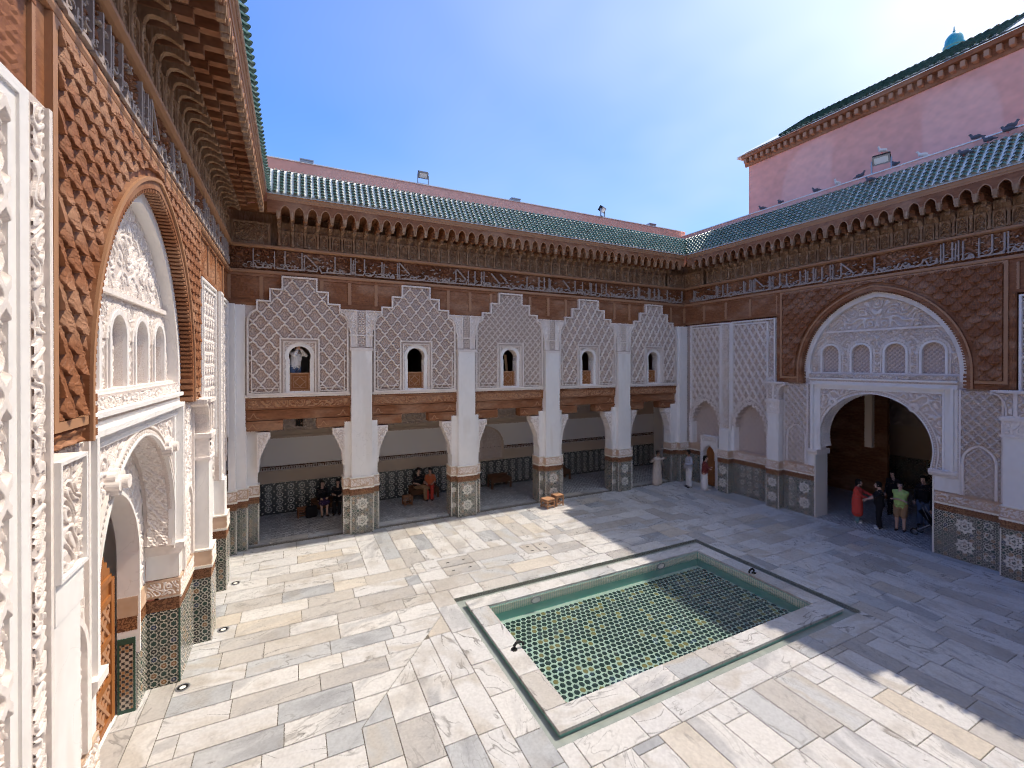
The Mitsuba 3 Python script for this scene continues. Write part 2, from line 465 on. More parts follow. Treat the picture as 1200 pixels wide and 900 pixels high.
def script_shape(u0, u1, v0, v1, seed):
    rnd = random.Random(seed); H = v1 - v0; x = u1 - .05; out = []
    while x > u0 + .5:
        k = rnd.choice([0, 0, 1, 1, 1, 2, 3, 4, 5, 6, 7, 8, 8])
        sc = H * rnd.uniform(.86, .97)
        for pl in GLY[k]:
            L = LineString([(x + px * sc * 1.05, v0 + H * .06 + (py * .93 + .03) * sc) for px, py in pl])
            out.append(L.buffer(.0155 * (1.3 if len(pl) > 2 else 1), 2))
        wd = max(-px for pl in GLY[k] for px, _ in pl)
        if wd > .25 and rnd.random() < .8: out.append(LineString([(x, v0 + H * .1), (x - wd * sc - .1, v0 + H * .09)]).buffer(.014, 1))
        x -= (wd * .9 + rnd.uniform(.09, .2)) * sc
    x = u1 - .1
    while x > u0 + .3:                          # small script and scrolls woven along the foot of the letters
        y = v0 + H * rnd.choice([.14, .2, .28, .36]); r = rnd.uniform(.03, .06); a0 = rnd.uniform(0, 6.28); sw = rnd.uniform(2.5, 5)
        out.append(LineString([(x + r * math.cos(a0 + t) * (1 + .12 * t), y + r * .7 * math.sin(a0 + t)) for t in np.linspace(0, sw, 9)]).buffer(.010, 1))
        if rnd.random() < .3:
            y = v0 + H * rnd.uniform(.5, .85); out.append(LineString([(x + r * math.cos(a0 + t), y + r * .6 * math.sin(a0 + t)) for t in np.linspace(0, 3, 7)]).buffer(.009, 1))
        x -= rnd.uniform(.06, .12)
    return unary_union(out).intersection(sbox(u0, v0, u1, v1)).simplify(.004)


# ------------------------------------------------------------------ layout numbers
XL, XR, YB, YC = -1.85, 18.18, 16.62, 8.28
FL = Fr((XL, YC, 0), (0, 1, 0), (0, 0, 1), (1, 0, 0))          # u = y - YC, positive = away from the eye
FR = Fr((XR, YC, 0), (0, -1, 0), (0, 0, 1), (-1, 0, 0))        # u = YC - y, positive = towards the eye
FB = Fr((0, YB, 0), (1, 0, 0), (0, 0, 1), (0, -1, 0))          # u = x
BAYS = [0.195 + 3.95 * i for i in range(5)]
PILLARS = [2.17 + 3.95 * i for i in range(4)]

# ------------------------------------------------------------------ ground and paving
PO, PI_ = (3.66, 12.34, 5.85, 10.76), (4.31, 11.59, 6.55, 10.05)
labels[put(None, 'ground', G().poly(sbox(-400, -400, 400, 400).difference(sbox(-3.5, -1.5, 20, 20.2)), -.3, -.05), 'joint')] = {'kind': 'structure'}
FLOOR = 'courtyard_floor'
labels[put(None, FLOOR, G().poly(sbox(-3.2, -1.2, 19.6, 16.75).difference(sbox(PO[0], PO[2], PO[1], PO[3])), -.09, -.012), 'joint')] = {'kind': 'structure'}


def slabs(region, alongx, rnd, row=(.48, .64), ln=(.75, 1.55)):
    x0, y0, x1, y1 = region.bounds
    out = []
    a, b = (y0, y1) if alongx else (x0, x1)
    c, d = (x0, x1) if alongx else (y0, y1)
    t = a
    while t < b - .02:
        w = rnd.uniform(*row)
        if b - t - w < .25: w = b - t
        s = c - rnd.uniform(0, .9)
        while s < d:
            l = rnd.uniform(*ln)
            r = sbox(s, t, s + l, t + w) if alongx else sbox(t, s, t + w, s + l)
            q = r.intersection(region)
            for g in getattr(q, 'geoms', [q]):
                if g.geom_type == 'Polygon' and g.area > .02: out.append((g, alongx))
            s += l
        t += w
    return out


rnd = random.Random(11)
court = sbox(-1.98, -.3, 18.35, 16.56)
pool_hole = sbox(PO[0], PO[2], PO[1], PO[3])
hatch = [sbox(3.90, 11.98, 4.92, 12.50), sbox(3.90, 12.52, 4.92, 13.06), sbox(6.64, 12.24, 7.10, 12.92), sbox(7.12, 12.24, 7.58, 12.92)]
holes = unary_union([pool_hole] + hatch)
border = sbox(PO[0] - .5, PO[2] - .5, PO[1] + .5, PO[3] + .5)
A = Polygon([(-2, 16.6), (-2, -.3), (1.0, -.3), (1.0, 7.6), (3.16, 10.2), (3.16, 13.0), (1.9, 13.0), (1.9, 16.6)])
B_ = Polygon([(1.0, -.3), (3.16, -.3), (3.16, 10.2), (1.0, 7.6)])
Cn = sbox(3.16, 11.26, 8.6, 13.2); D_ = sbox(1.9, 13.0, 8.6, 16.6).difference(Cn); E_ = sbox(8.6, 11.26, 12.84, 16.6)
S_ = sbox(3.16, -.3, 12.84, 5.35); S1 = sbox(12.84, -.3, 18.4, 8.2); S2 = sbox(12.84, 8.2, 18.4, 12.2); S3 = sbox(12.84, 12.2, 18.4, 16.6)
tiles = []
for reg, ax in ((A, 1), (B_, 0), (Cn, 1), (D_, 0), (E_, 1), (S_, 0), (S1, 0), (S2, 1), (S3, 0)):
    tiles += slabs(reg.intersection(court).difference(holes), ax, rnd)
bl, br = sbox(PO[0] - .5, PO[2] - .5, PO[0], PO[3] + .5), sbox(PO[1], PO[2] - .5, PO[1] + .5, PO[3] + .5)
for reg, ax in ((bl, 0), (br, 0), (sbox(PO[0], PO[2] - .5, PO[1], PO[2]), 1), (sbox(PO[0], PO[3], PO[1], PO[3] + .5), 1)):
    tiles += slabs(reg, ax, rnd, (.5, .5), (.7, 1.3))


def slab_mesh(gm, poly, ax, i, z=0., th=.03, inset=.0075):
    q = poly.buffer(-inset, join_style=2)
    if q.is_empty or q.geom_type != 'Polygon': return
    m = trimesh.creation.extrude_polygon(q, th, engine='earcut')
    v = np.array(m.vertices)
    r = np.random.RandomState(i)
    cx, cy = poly.centroid.coords[0]
    uvl = (v[:, :2] - [cx, cy]) if ax else (v[:, 1::-1] - [cy, cx])
    if r.rand() < .5: uvl = -uvl
    uv = np.clip(uvl + 5, .2, 9.8) + [10 * (3 + i % 53), 10 * (3 + i // 53)]
    tx, ty = r.normal(0, .0012, 2)
    v[:, 2] += z - th + (v[:, 0] - cx) * tx + (v[:, 1] - cy) * ty + r.normal(0, .0008)
    gm.add(v, m.faces, uv)


tiles.sort(key=lambda t: -t[0].area / (t[0].distance(Point(0, 0)) ** 2 + 36) ** 1.5)
rest = G()
for i, (p, ax) in enumerate(tiles):
    cxy = p.centroid.coords[0]
    if cxy[0] < -.6 * 0 - .47 * cxy[1] + .3 and cxy[1] < 4: pass
    if i < 292:
        g = G(); slab_mesh(g, p, ax, i)
        if g.n: put(FLOOR, 'slab', g, 'marble')
    else: slab_mesh(rest, p, ax, i)
put(FLOOR, 'far_slabs', rest, 'marble', kind='stuff')
for i, hs in enumerate(hatch):
    if i % 2: continue
    t = thing('floor_hatch', ['double stone access hatch with lifting slots, wider one set in paving beyond the pool', 'small double stone access hatch with dark edges nearer the gallery pillars'][i // 2], 'floor hatch')
    for q in (hatch[i], hatch[i + 1]):
        g = G(); slab_mesh(g, q, 1, 900 + i); put(t, 'panel', g, 'marble')
        x0, y0, x1, y1 = q.bounds; h = G()
        for fx in (.25, .75):
            cx = x0 + (x1 - x0) * (fx if i == 0 else .5); cy = (y0 + y1) / 2 if i == 0 else y0 + (y1 - y0) * fx
            h.box(cx - .05, cx + .05, cy - .02, cy + .02, -.004, .004)
        put(t, 'lifting_slot', h, 'black')
for i, (x, y) in enumerate([(-1.85, 10.02), (-1.43, 11.80), (-1.43, 14.15)]):
    t = thing('floor_uplight', f'round black recessed floor light, {["first", "second", "third"][i]} along the foot of the sunlit carved wall', 'floor light', 'floor lights along the sunlit wall')
    g = G().lathe([(.0, .012), (.055, .012), (.06, .006), (.085, .006)], (x, y), 20) if 0 else G()
    for r0, r1, z0, m_ in ((.088, .115, .010, 'metal'), (.05, .088, .006, 'black'), (0, .05, .008, 'lampglass')):
        h = G().poly(Point(x, y).buffer(r1, 12).difference(Point(x, y).buffer(r0, 12)) if r0 else Point(x, y).buffer(r1, 12), 0., z0)
        put(t, {'metal': 'trim_ring', 'black': 'bezel', 'lampglass': 'lens'}[m_], h, m_)

# ------------------------------------------------------------------ pool
pool = thing('ablution_pool', 'rectangular sunken pool with marble coping and patterned tile floor in the courtyard', 'pool')
x0, x1, y0, y1 = PO; a0, a1, b0, b1 = 3.86, 12.06, 6.07, 10.48; i0, i1, j0, j1 = PI_
put(pool, 'gutter', G().poly(sbox(x0, y0, x1, y1).difference(sbox(a0 + .03, b0 + .03, a1 - .03, b1 - .03)), -.17, -.11), 'greystone')
g = G()
g.poly(sbox(x0 - .03, y0 - .03, x1 + .03, y1 + .03).difference(sbox(x0, y0, x1, y1)), -.2, -.004)
put(pool, 'gutter_wall', g, 'greystone')
put(pool, 'coping_bed', G().poly(sbox(a0 + .03, b0 + .03, a1 - .03, b1 - .03).difference(sbox(i0, j0, i1, j1)), -.80, -.035), 'poolwall')
cop = []
rr = random.Random(4)


def course(lo, hi, fix0, fix1, ax):
    n = round((hi - lo) / .95); e = np.linspace(lo, hi, n + 1); e[1:-1] += [rr.uniform(-.13, .13) for _ in e[1:-1]]
    for s, t_ in zip(e[:-1], e[1:]): cop.append((sbox(s, fix0, t_, fix1) if ax else sbox(fix0, s, fix1, t_), ax))


course(a0, a1, b0, j0, 1); course(a0, a1, j1, b1, 1); course(j0, j1, a0, i0, 0); course(j0, j1, i1, a1, 0)
for i, (p, ax) in enumerate(cop):
    g = G(); slab_mesh(g, p, ax, 1100 + i, z=.02, th=.055, inset=.005); put(pool, 'coping_stone', g, 'marble')
put(pool, 'basin_floor', G().poly(sbox(i0 - .02, j0 - .02, i1 + .02, j1 + .02), -.8, -.46), 'pooltile')
# wall strips of upright slips
g = G(); ZW = -.19
slip = []
for k in range(int((i1 - i0) / .06)): slip += [(i0 + .06 * k + .012, i0 + .06 * k + .05, j1 - .012, j1 + .001), (i0 + .06 * k + .012, i0 + .06 * k + .05, j0 - .001, j0 + .012)]
for k in range(int((j1 - j0) / .06)): slip += [(i0 - .001, i0 + .012, j0 + .06 * k + .012, j0 + .06 * k + .05), (i1 - .012, i1 + .001, j0 + .06 * k + .012, j0 + .06 * k + .05)]
for a, b, c_, d in slip: g.box(a, b, c_, d, -.24, -.05)
put(pool, 'wall_slips', g, 'pooltile', kind='stuff')
# dark hexagons laid over the pale basin floor
hexa = Polygon([(.066 * math.cos(a), .069 * math.sin(a)) for a in np.arange(6) * math.pi / 3 + math.pi / 6])
hm = G(); hm.poly(hexa, 0, .006)
hd = mikit.ply((np.vstack(hm.v), np.vstack(hm.f)), 'm_pooldark'); ho = mikit.ply((np.vstack(hm.v), np.vstack(hm.f)), 'm_poolochre')
spots = []
for r in range(25):
    for c_ in range(52):
        x, y = i0 + .09 + .145 * c_ + (.0725 if r % 2 else 0), j0 + .09 + .14 * r
        if x < i1 - .08 and y < j1 - .08: spots.append((x, y))
spots.sort(key=lambda q: q[0] ** 2 + q[1] ** 2)
hr, ho2 = G(), G()
for k, (x, y) in enumerate(spots):
    if k < 295: scene[key(pool, 'floor_tile')] = {**(ho if rr.random() < .13 else hd), 'to_world': T().translate([x + rr.uniform(-.006, .006), y + rr.uniform(-.006, .006), -.46]).rotate([0, 0, 1], rr.uniform(-7, 7)).scale([rr.uniform(.82, 1.03), rr.uniform(.82, 1.03), 1])}
    else: (hr if rr.random() > .12 else ho2).add(np.vstack(hm.v) + [x, y, -.46], np.vstack(hm.f))
put(pool, 'far_floor_tiles', hr, 'pooldark', kind='stuff'); put(pool, 'far_ochre_tiles', ho2, 'poolochre', kind='stuff')
for k, (x, s) in enumerate(((4.13, 1), (11.79, -1))):
    g = G().tube([(x, 8.25, .02), (x, 8.25, .10), (x + s * .05, 8.25, .15), (x + s * .13, 8.25, .155), (x + s * .19, 8.25, .12), (x + s * .215, 8.25, .07)], [.035, .03, .028, .026, .024, .03], 8)
    t = thing('water_spout', ['small dark bronze spout on the pool edge on the sunlit side', 'small dark bronze spout on the pool edge on the shaded side'][k], 'spout'); put(t, 'pipe', g, 'black', 30); put(t, 'base_plate', G().poly(Point(x, 8.25).buffer(.065, 8), .015, .035), 'black')
for k, x in enumerate((5.65, 10.0)):
    t = thing('pool_lamp', ['oval white underwater lamp on the far pool wall, in the sun', 'oval white underwater lamp on the far pool wall, near the shadow edge'][k], 'pool lamp')
    f_ = Fr((x, j1, -.145), (1, 0, 0), (0, 0, 1), (0, -1, 0))
    put(t, 'lens', G(f_).poly(affinity.scale(Point(0, 0).buffer(.09, 10), 1.35, .8), .012, .04), 'lampglass'); put(t, 'rim', G(f_).poly(affinity.scale(Point(0, 0).buffer(.115, 10), 1.3, .8).difference(affinity.scale(Point(0, 0).buffer(.09, 10), 1.35, .8)), .012, .045), 'metal')
nx, ny = 360, 180
X, Y = np.meshgrid(np.linspace(i0 - .005, i1 + .005, nx), np.linspace(j0 - .005, j1 + .005, ny))
Zw = 0
rng = np.random.RandomState(5)
for sx, sy in ((4.13 + .24, 8.25), (11.79 - .24, 8.25)):
    R = np.hypot(X - sx, Y - sy); Zw = Zw + .016 * np.sin(24 * R) * np.exp(-R / 1.1) / (1 + R * 1.5)
for _ in range(26):
    a, k = rng.uniform(0, 6.28), rng.uniform(5, 26); Zw = Zw + .034 / k * np.sin(k * (X * math.cos(a) + Y * math.sin(a)) + rng.uniform(0, 6.28))
wat = G().grid(np.stack([X, Y, ZW + Zw], -1))
labels[put(None, 'water', wat, 'water', True)] = {'kind': 'structure'}

# ------------------------------------------------------------------ shared wall pieces
def timber_band(w, fr, u0, u1, seed, du, dv, gaps=(), panels=()):
    """carved inscription frieze, its mouldings, and the panelled beam below it"""
    g = G(fr).box(u0 - .3, u1 + .3, 9.02, 9.86, -.35, -.05); put(w, 'frieze_board', g, 'wood')
    put(w, 'frieze_carving', G(fr).relief(u0, u1, 9.08, 9.76, du, dv, vine(.085, seed, False, 1.1, .26), -.049, .10), 'wood')
    put(w, 'inscription', G(fr).poly(script_shape(u0 + .15, u1 - .15, 9.09, 9.75, seed), -.02, .06), 'bleached')
    g = G(fr).prof([(-.06, 9.78), (.07, 9.79), (.12, 9.82), (.12, 9.88), (-.06, 9.9)], u0, u1); put(w, 'cornice_moulding', g, 'lightwood')
    g = G(fr).prof([(-.06, 8.95), (.05, 8.96), (.065, 9.0), (.05, 9.06), (-.06, 9.075)], u0, u1); put(w, 'frieze_moulding', g, 'lightwood')


def beam_panels(w, fr, u0, u1, n=.0, step=.9, z0=8.0, z1=8.95):
    k = max(1, round((u1 - u0) / step)); e = np.linspace(u0, u1, k + 1)
    g = G(fr).box(u0, u1, z0, z1, -.3, n - .035); put(w, 'beam', g, 'wood')
    fr_g = G(fr)
    fr_g.box(u0, u1, z0, z0 + .09, n - .035, n + .012); fr_g.box(u0, u1, z1 - .09, z1, n - .035, n + .012)
    put(w, 'beam_rail', fr_g, 'wood')
    for x in e: put(w, 'beam_stile', G(fr).box(max(u0, x - .055), min(u1, x + .055), z0 + .09, z1 - .09, n - .035, n + .006), 'lightwood')
    for a, b in zip(e[:-1], e[1:]):
        put(w, 'beam_panel', G(fr).relief(a + .07, b - .07, z0 + .11, z1 - .11, .05, .035, lambda U, V: .35 + .3 * vine(.09, 1.3, False)(U, V) * np.where((abs(U - (a + b) / 2) < (b - a) / 2 - .17) & (abs(V - (z0 + z1) / 2) < .3), 1, .1), n - .036, .035), 'wood')


def eave(name, label, fr, ua, ub, ea, eb, seed, detail=True):
    """corbelled timber eave with green tiles. ua, ub: the wall corners; ea, eb: where the eave edge ends"""
    w = thing(name, label, 'eave')
    if not detail:
        put(w, 'soffit', G(fr).box(ua, ub, 11.0, 11.2, 0, 1.1), 'wood'); return w
    put(w, 'corbel_board', G(fr).box(ua - .5, ub + .5, 9.86, 11.1, -.45, -.24), 'oldwood')
    sp = .39; n = int((eb - ea - .15) / sp); st = (ea + eb) / 2 - sp * (n - 1) / 2
    us = [st + sp * i for i in range(n)]
    col = G(fr).lathe([(.03, 9.9), (.055, 9.92), (.055, 9.98), (.04, 10.0), (.036, 10.12), (.05, 10.16), (.036, 10.2), (.036, 10.32), (.058, 10.36), (.058, 10.42), (.03, 10.43)], (0, .06), 8)
    hook = [(0, 10.42), (.10, 10.42), (.115, 10.5), (.15, 10.56), (.22, 10.58), (.30, 10.565), (.37, 10.535), (.41, 10.50), (.455, 10.50), (.465, 10.56), (.44, 10.60), (.445, 10.66), (0, 10.66)]
    hk = G(fr).prof(hook, -.05, .05)
    bm = G(fr); bm.box(-.065, .065, 10.66, 10.80, 0, .64); bm.box(-.07, .07, 10.815, 10.99, 0, .99)
    bm.box(-.045, .045, 10.80, 10.815, 0, .66)
    D = {}
    for nm, gg, m_ in (('bracket', hk, 'oldwood'), ('colonnette', col, 'oldwood'), ('beam', bm, 'wood')):
        D[nm] = mikit.ply((np.vstack(gg.v), np.vstack(gg.f)), 'm_' + m_, 30 if nm == 'colonnette' else False)
    for u in us:
        tr = T().translate((fr.U * u).tolist())
        for nm in D: scene[key(w, nm)] = {**D[nm], 'to_world': tr}
    # arched boards between the brackets
    bw = sp - .13
    pm = G(fr).box(-bw / 2, bw / 2, 9.9, 10.71, -.02, .012); ar = arch(bw / 2 - .02, 10.22, 10.38, 8, 9.93)
    pm.poly(rect(-bw / 2, bw / 2, 9.9, 10.42).difference(ar), .012, .075)
    pm.relief(-bw / 2 + .03, bw / 2 - .03, 9.94, 10.36, .024, .024, vine(.075, seed, True, 1.1, .24), .013, .065)
    pm.poly(rect(-bw / 2, bw / 2, 10.46, 10.70).difference(arch(bw / 2 - .05, 10.52, 10.66, 6, 10.47)), .012, .045)
    pd = mikit.ply((np.vstack(pm.v), np.vstack(pm.f)), 'm_oldwood')
    for u in us[:-1]: scene[key(w, 'arched_board')] = {**pd, 'to_world': T().translate((fr.U * (u + sp / 2)).tolist())}
    for a, b in ((ua, us[0] - sp / 2), (us[-1] + sp / 2, ub)):
        q = rect(a + .06, b - .06, 9.9, 10.62); g = G(fr).box(a + .06, b - .06, 9.9, 10.62, -.03, .012)
        g.poly(q.difference(q.buffer(-.07, join_style=2)), .012, .05); g.relief(a + .15, b - .15, 9.98, 10.54, .025, .025, vine(.09, seed, False), .013, .065)
        put(w, 'corner_board', g, 'oldwood')
    # fascia with small arches, front of the beams
    q = rect(ea, eb, 10.70, 11.10)
    for u in us[:-1]: q = q.difference(arch(.125, 10.76, 10.95, 7, 10.5, u + sp / 2))
    put(w, 'fascia', G(fr).poly(q, .985, 1.035), 'wood')
    g = G(fr)
    for u in us[:-1]:
        o = arch(.148, 10.76, 10.975, 7, 10.70, u + sp / 2)
        g.poly(o.difference(arch(.125, 10.76, 10.95, 7, 10.5, u + sp / 2)), 1.034, 1.05)
    put(w, 'arch_trim', g, 'lightwood')
    ib = G(fr).box(-.055, .055, 10.60, 10.76, .94, 1.065); ib.box(-.04, .04, 10.53, 10.60, .95, 1.05)
    idd = mikit.ply((np.vstack(ib.v), np.vstack(ib.f)), 'm_oldwood')
    for u in us: scene[key(w, 'impost_block')] = {**idd, 'to_world': T().translate((fr.U * u).tolist())}
    put(w, 'cornice', G(fr).prof([(.9, 11.08), (1.05, 11.085), (1.06, 11.13), (1.085, 11.15), (1.085, 11.21), (1.1, 11.25), (.9, 11.27)], ea, eb), 'lightwood')
    put(w, 'soffit', G(fr).poly(Polygon([(ua, 0), (ub, 0), (eb, 1.0), (ea, 1.0)]), 0, .001) if 0 else G(fr).box(ua, ub, 11.0, 11.05, -.3, .0).add(fr(np.array([ua, ub, eb, ea]), 11.02, np.array([0, 0, 1.02, 1.02])), [[0, 1, 2], [0, 2, 3]]), 'wood')
    roof_tiles(w, fr, ea, eb, ua, ub, 1.14, 11.30, .36, 12.30, .195, .165, .066)
    return w


def roof_tiles(w, fr, ea, eb, ta, tb, nE, zE, nT, zT, sp, course=.145, rad=.073):
    L = math.hypot(nE - nT, zT - zE); dn, dz = (nT - nE) / L, (zT - zE) / L; nn, nz = dz, -dn
    bed = G(fr); q = [(ea, nE, zE), (eb, nE, zE), (tb, nT, zT), (ta, nT, zT)]
    bed.add(fr(np.array([a[0] for a in q]), np.array([a[2] for a in q]), np.array([a[1] for a in q])), [[0, 1, 2], [0, 2, 3]])
    bed.add(fr(np.array([a[0] for a in q]), np.array([a[2] - .06 for a in q]), np.array([a[1] for a in q])), [[0, 1, 2], [0, 2, 3]])
    put(w, 'tile_bed', bed, 'glare_mortar')  # white strips between tiles: painted glare along with lime bedding
    k = int((tb - ta) / sp); us = ta + (tb - ta - k * sp) / 2 + sp * (np.arange(k) + .5)
    an = np.linspace(-.1, math.pi + .1, 8)
    vs, fs, base = [], [], 0
    I = np.arange(14).reshape(2, 7) if 0 else np.arange(16).reshape(2, 8)
    q4 = np.stack([I[0, :-1], I[0, 1:], I[1, 1:], I[1, :-1]], -1); ff = np.vstack([q4[:, [0, 1, 2]], q4[:, [0, 2, 3]]])
    nc = int(L / course) + 1
    rng = np.random.RandomState(3)
    for u in us:
        s0 = 0.
        if u < ea and ta < ea: s0 = L * (ea - u) / (ea - ta)
        if u > eb and tb > eb: s0 = L * (u - eb) / (tb - eb)
        for c_ in range(nc):
            s = -.04 + c_ * course
            if s + course < s0: continue
            j = rng.normal(0, .004, 3)
            pts = []
            for (ss, r, lift) in ((s, rad * 1.06, .046), (s + course * 1.02, rad * .78, -.012)):
                x, h = u + j[0] + r * np.cos(an), r * np.sin(an) + lift + j[1] * .5
                pts.append((x, zE + dz * ss + nz * h, nE + dn * ss + nn * h))
            x = np.concatenate([p[0] for p in pts]); z = np.concatenate([p[1] for p in pts]); n = np.concatenate([p[2] for p in pts])
            vs.append(fr(x, z, n)); fs.append(ff + base); base += 16
    put(w, 'roof_tiles', (np.vstack(vs), np.vstack(fs)), 'tile', True, kind='stuff')


def parapet(name, label, fr, u0, u1, n, z0, z1):
    w = thing(name, label, 'parapet')
    put(w, 'wall', G(fr).box(u0, u1, z0, z1, n - .3, n), 'pink'); put(w, 'coping', G(fr).box(u0, u1, z1, z1 + .035, n - .32, n + .03), 'plaster')
    return w


# eaves run from wall corner to wall corner; the tiled edges stop at the corners of the open court
OV = 1.13
eave('tiled_eave', 'green tiled timber eave over the gallery wall, facing the viewer', FB, XL, XR, XL + OV, XR - OV, 1.0)
eave('tiled_eave', 'green tiled timber eave seen from below over the sunlit wall', FL, -8.28, YB - YC, -8.28 + OV, YB - YC - OV, 2.0)
eave('tiled_eave', 'green tiled timber eave over the shaded wall with the big doorway', FR, YC - YB, 8.28, YC - YB + OV, 8.28 - OV, 3.0)
parapet('parapet_wall', 'low pink parapet wall with white coping above the gallery roof tiles', FB, XL - .3, XR + .2, -.12, 12.2, 12.86)
parapet('parapet_wall', 'low pink parapet with pigeons above the shaded roof tiles', FR, YC - YB - .1, 8.3, .08, 12.1, 12.58)
parapet('parapet_wall', 'low pink parapet hidden above the sunlit eave', FL, -8.3, YB - YC + .1, .08, 12.1, 12.58)

# ------------------------------------------------------------------ arcade (gallery) wall
arc = thing('arcade_wall', 'long carved stucco wall with five windows over an open gallery of white pillars', 'wall')
timber_band(arc, FB, XL, XR, 3, .03, .024)
beam_panels(arc, FB, XL, XR, .0, .93)
g = G(FB).box(XL, XR, 7.9, 8.0, -.3, .03); put(arc, 'base_beam', g, 'wood')


def panel_shape(c):
    p = rect(c - 1.54, c + 1.54, 4.98, 7.35).union(rect(c - 1.28, c + 1.28, 7.3, 8.08)).union(rect(c - .905, c + .905, 8, 8.48)).union(rect(c - .545, c + .545, 8.4, 8.91))
    for s in (-1, 1): p = p.union(Polygon([(c + s * 1.28, 7.3), (c + s * 1.54, 7.3), (c + s * 1.53, 7.48), (c + s * 1.45, 7.66), (c + s * 1.28, 7.78)]))
    return p


core = rect(XL, XR, 4.9, 7.92)
wins = [rect(c - .31, c + .31, 5.07, 6.25).union(arch(.31, 6.22, 6.55, 12, 6.1, c)).union(Point(c, 6.26).buffer(.335)) for c in BAYS]
core = core.difference(unary_union(wins))
put(arc, 'backing_plaster', G(FB).poly(core, -.34, -.0), 'ground')
for i, c in enumerate(BAYS):
    res = (.021, .021) if i < 2 else (.027, .024)
    P = panel_shape(c); wf = rect(c - .61, c + .61, 4.98, 6.86)
    body = P.buffer(-.05, join_style=2).difference(wf)
    pan = put(arc, 'stucco_panel', G(FB).poly(P.difference(wf), -.02, .045), 'bare', label=['carved stucco panel with wavy lattice nearest the sunlit wall', 'carved stucco panel with wavy lattice, second from the sunlit wall', 'middle carved stucco panel of small floral fretwork', 'carved stucco panel of straight lattice, fourth from the sunlit wall', 'carved stucco panel of straight lattice nearest the shaded wall'][i])
    pa = [(.46, .58, .075, c, 5.02), (.46, .58, .075, c, 5.02), (.27, .30, .10, c, 5.0), (.40, .66, .07, c, 5.1), (.40, .66, .07, c, 5.1)][i]
    pat, cel = sebka(*pa, part='rib'), sebka(*pa, part='cell')
    x0, y0, x1, y1 = body.bounds
    put(pan, 'lattice_relief', G(FB).relief(x0, x1, y0, y1, *res, shelled(pat, inside(body)), .045, .085), 'stucco')
    put(pan, 'cell_carving', G(FB).relief(x0, x1, y0, y1, *res, shelled(cel, inside(body)), .046, .085), 'screen')
    fr2 = frame_ring(P, .05).union(rect(c - 1.54, c + 1.54, 4.98, 5.03))
    put(pan, 'stepped_border', G(FB).poly(fr2.difference(wf), .045, .15), 'stucco')
    g = G(FB)
    for s in (-1, 1):
        a, b = sorted((c + s * 1.40, c + s * 1.54)); g.poly(frame_ring(rect(a, b, 5.03, 6.45), .02), .045, .15)
    for a, b in ((-1.4, -.63), (.63, 1.4)): g.poly(frame_ring(rect(c + a, c + b, 5.06, 5.2), .02), .045, .15)
    put(pan, 'side_strip', g, 'stucco')
    # window
    win = put(arc, 'window_surround', G(FB).poly(wf.difference(wins[i].buffer(.11)), -.02, .05), 'ground')
    g = G(FB).poly(frame_ring(wf, .045), .05, .155); g.poly(frame_ring(rect(c - .50, c + .50, 5.0, 6.75), .035), .05, .14)
    put(win, 'frame', g, 'stucco')
    put(win, 'carved_spandrel', G(FB).relief(c - .46, c + .46, 5.03, 6.72, .022, .022, shelled(vine(.075, i, False), inside(rect(c - .46, c + .46, 5.03, 6.72).difference(wins[i].buffer(.12)))), .05, .07), 'stucco')
    put(win, 'arch_jamb', G(FB).poly(wins[i].buffer(.12).difference(wins[i]).intersection(rect(c - 1, c + 1, 5.0, 7)), -.34, .075), 'plaster')
    g = G(FB).box(c - .31, c + .31, 5.07, 5.69, -.22, -.17); put(win, 'parapet_board', g, 'doorwood')
    g = G(FB).poly(frame_ring(rect(c - .31, c + .31, 5.07, 5.69), .05), -.17, -.14)
    g.poly(affinity.rotate(frame_ring(rect(c - .13, c + .13, 5.25, 5.51), .03), 45), -.17, -.145); g.poly(frame_ring(rect(c - .2, c + .2, 5.18, 5.58), .022), -.17, -.15)
    put(win, 'parapet_moulding', g, 'lightwood')
    # stucco sill and lintel beams
    put(arc, 'sill_moulding', G(FB).prof([(-.1, 4.88), (.10, 4.89), (.13, 4.93), (.12, 4.98), (-.1, 4.985)], c - 1.6, c + 1.6), 'stucco')
    for nm, z0, z1, n0, sides in (('lintel_beam', 4.49, 4.87, .02, None), ('lintel_beam', 4.13, 4.47, -.06, None), ('corbel_beam', 3.79, 4.11, -.04, 1.1)):
        for a, b in (((c - 1.62, c + 1.62),) if sides is None else ((c - 1.62, c - .52), (c + .52, c + 1.62))):
            g = G(FB).box(a, b, z0, z1, -.46, n0); g.box(a, b, z1 - .05, z1, n0, n0 + .025)
            bk = put(arc, nm, g, 'wood')
            if sides is None and z0 > 4.3: put(bk, 'carving', G(FB).relief(a + .1, b - .1, z0 + .06, z1 - .08, .03, .025, vine(.1, 5.5 + i, False), n0 + .001, .03), 'lightwood')
            else:
                for e in ((a + .22,) if sides else (a + .25, b - .25)):
                    put(bk, 'gable_ornament', G(FB).poly(LineString([(e - .16, z0 + .08), (e - .09, z0 + .08), (e, z1 - .1), (e + .09, z0 + .08), (e + .16, z0 + .08)]).buffer(.015, 2), n0, n0 + .02), 'lightwood')


def muqarnas(side):
    """stepped, lobed bracket outline reaching out by .36 at the top"""
    pts = [(0, 2.43), (.05, 2.43), (.05, 2.62), (.075, 2.66), (.07, 2.86), (.11, 2.92), (.12, 3.02), (.17, 3.07), (.17, 3.17), (.23, 3.22), (.235, 3.32), (.30, 3.38), (.31, 3.48), (.38, 3.52), (.38, 3.74), (0, 3.74)]
    return Polygon([(side * a, b) for a, b in pts])


def star(r, k=8):
    return Polygon([(rr_ * math.sin(a), rr_ * math.cos(a)) for i in range(2 * k) for a, rr_ in ((math.pi * i / k, r if i % 2 == 0 else r * .66),)])


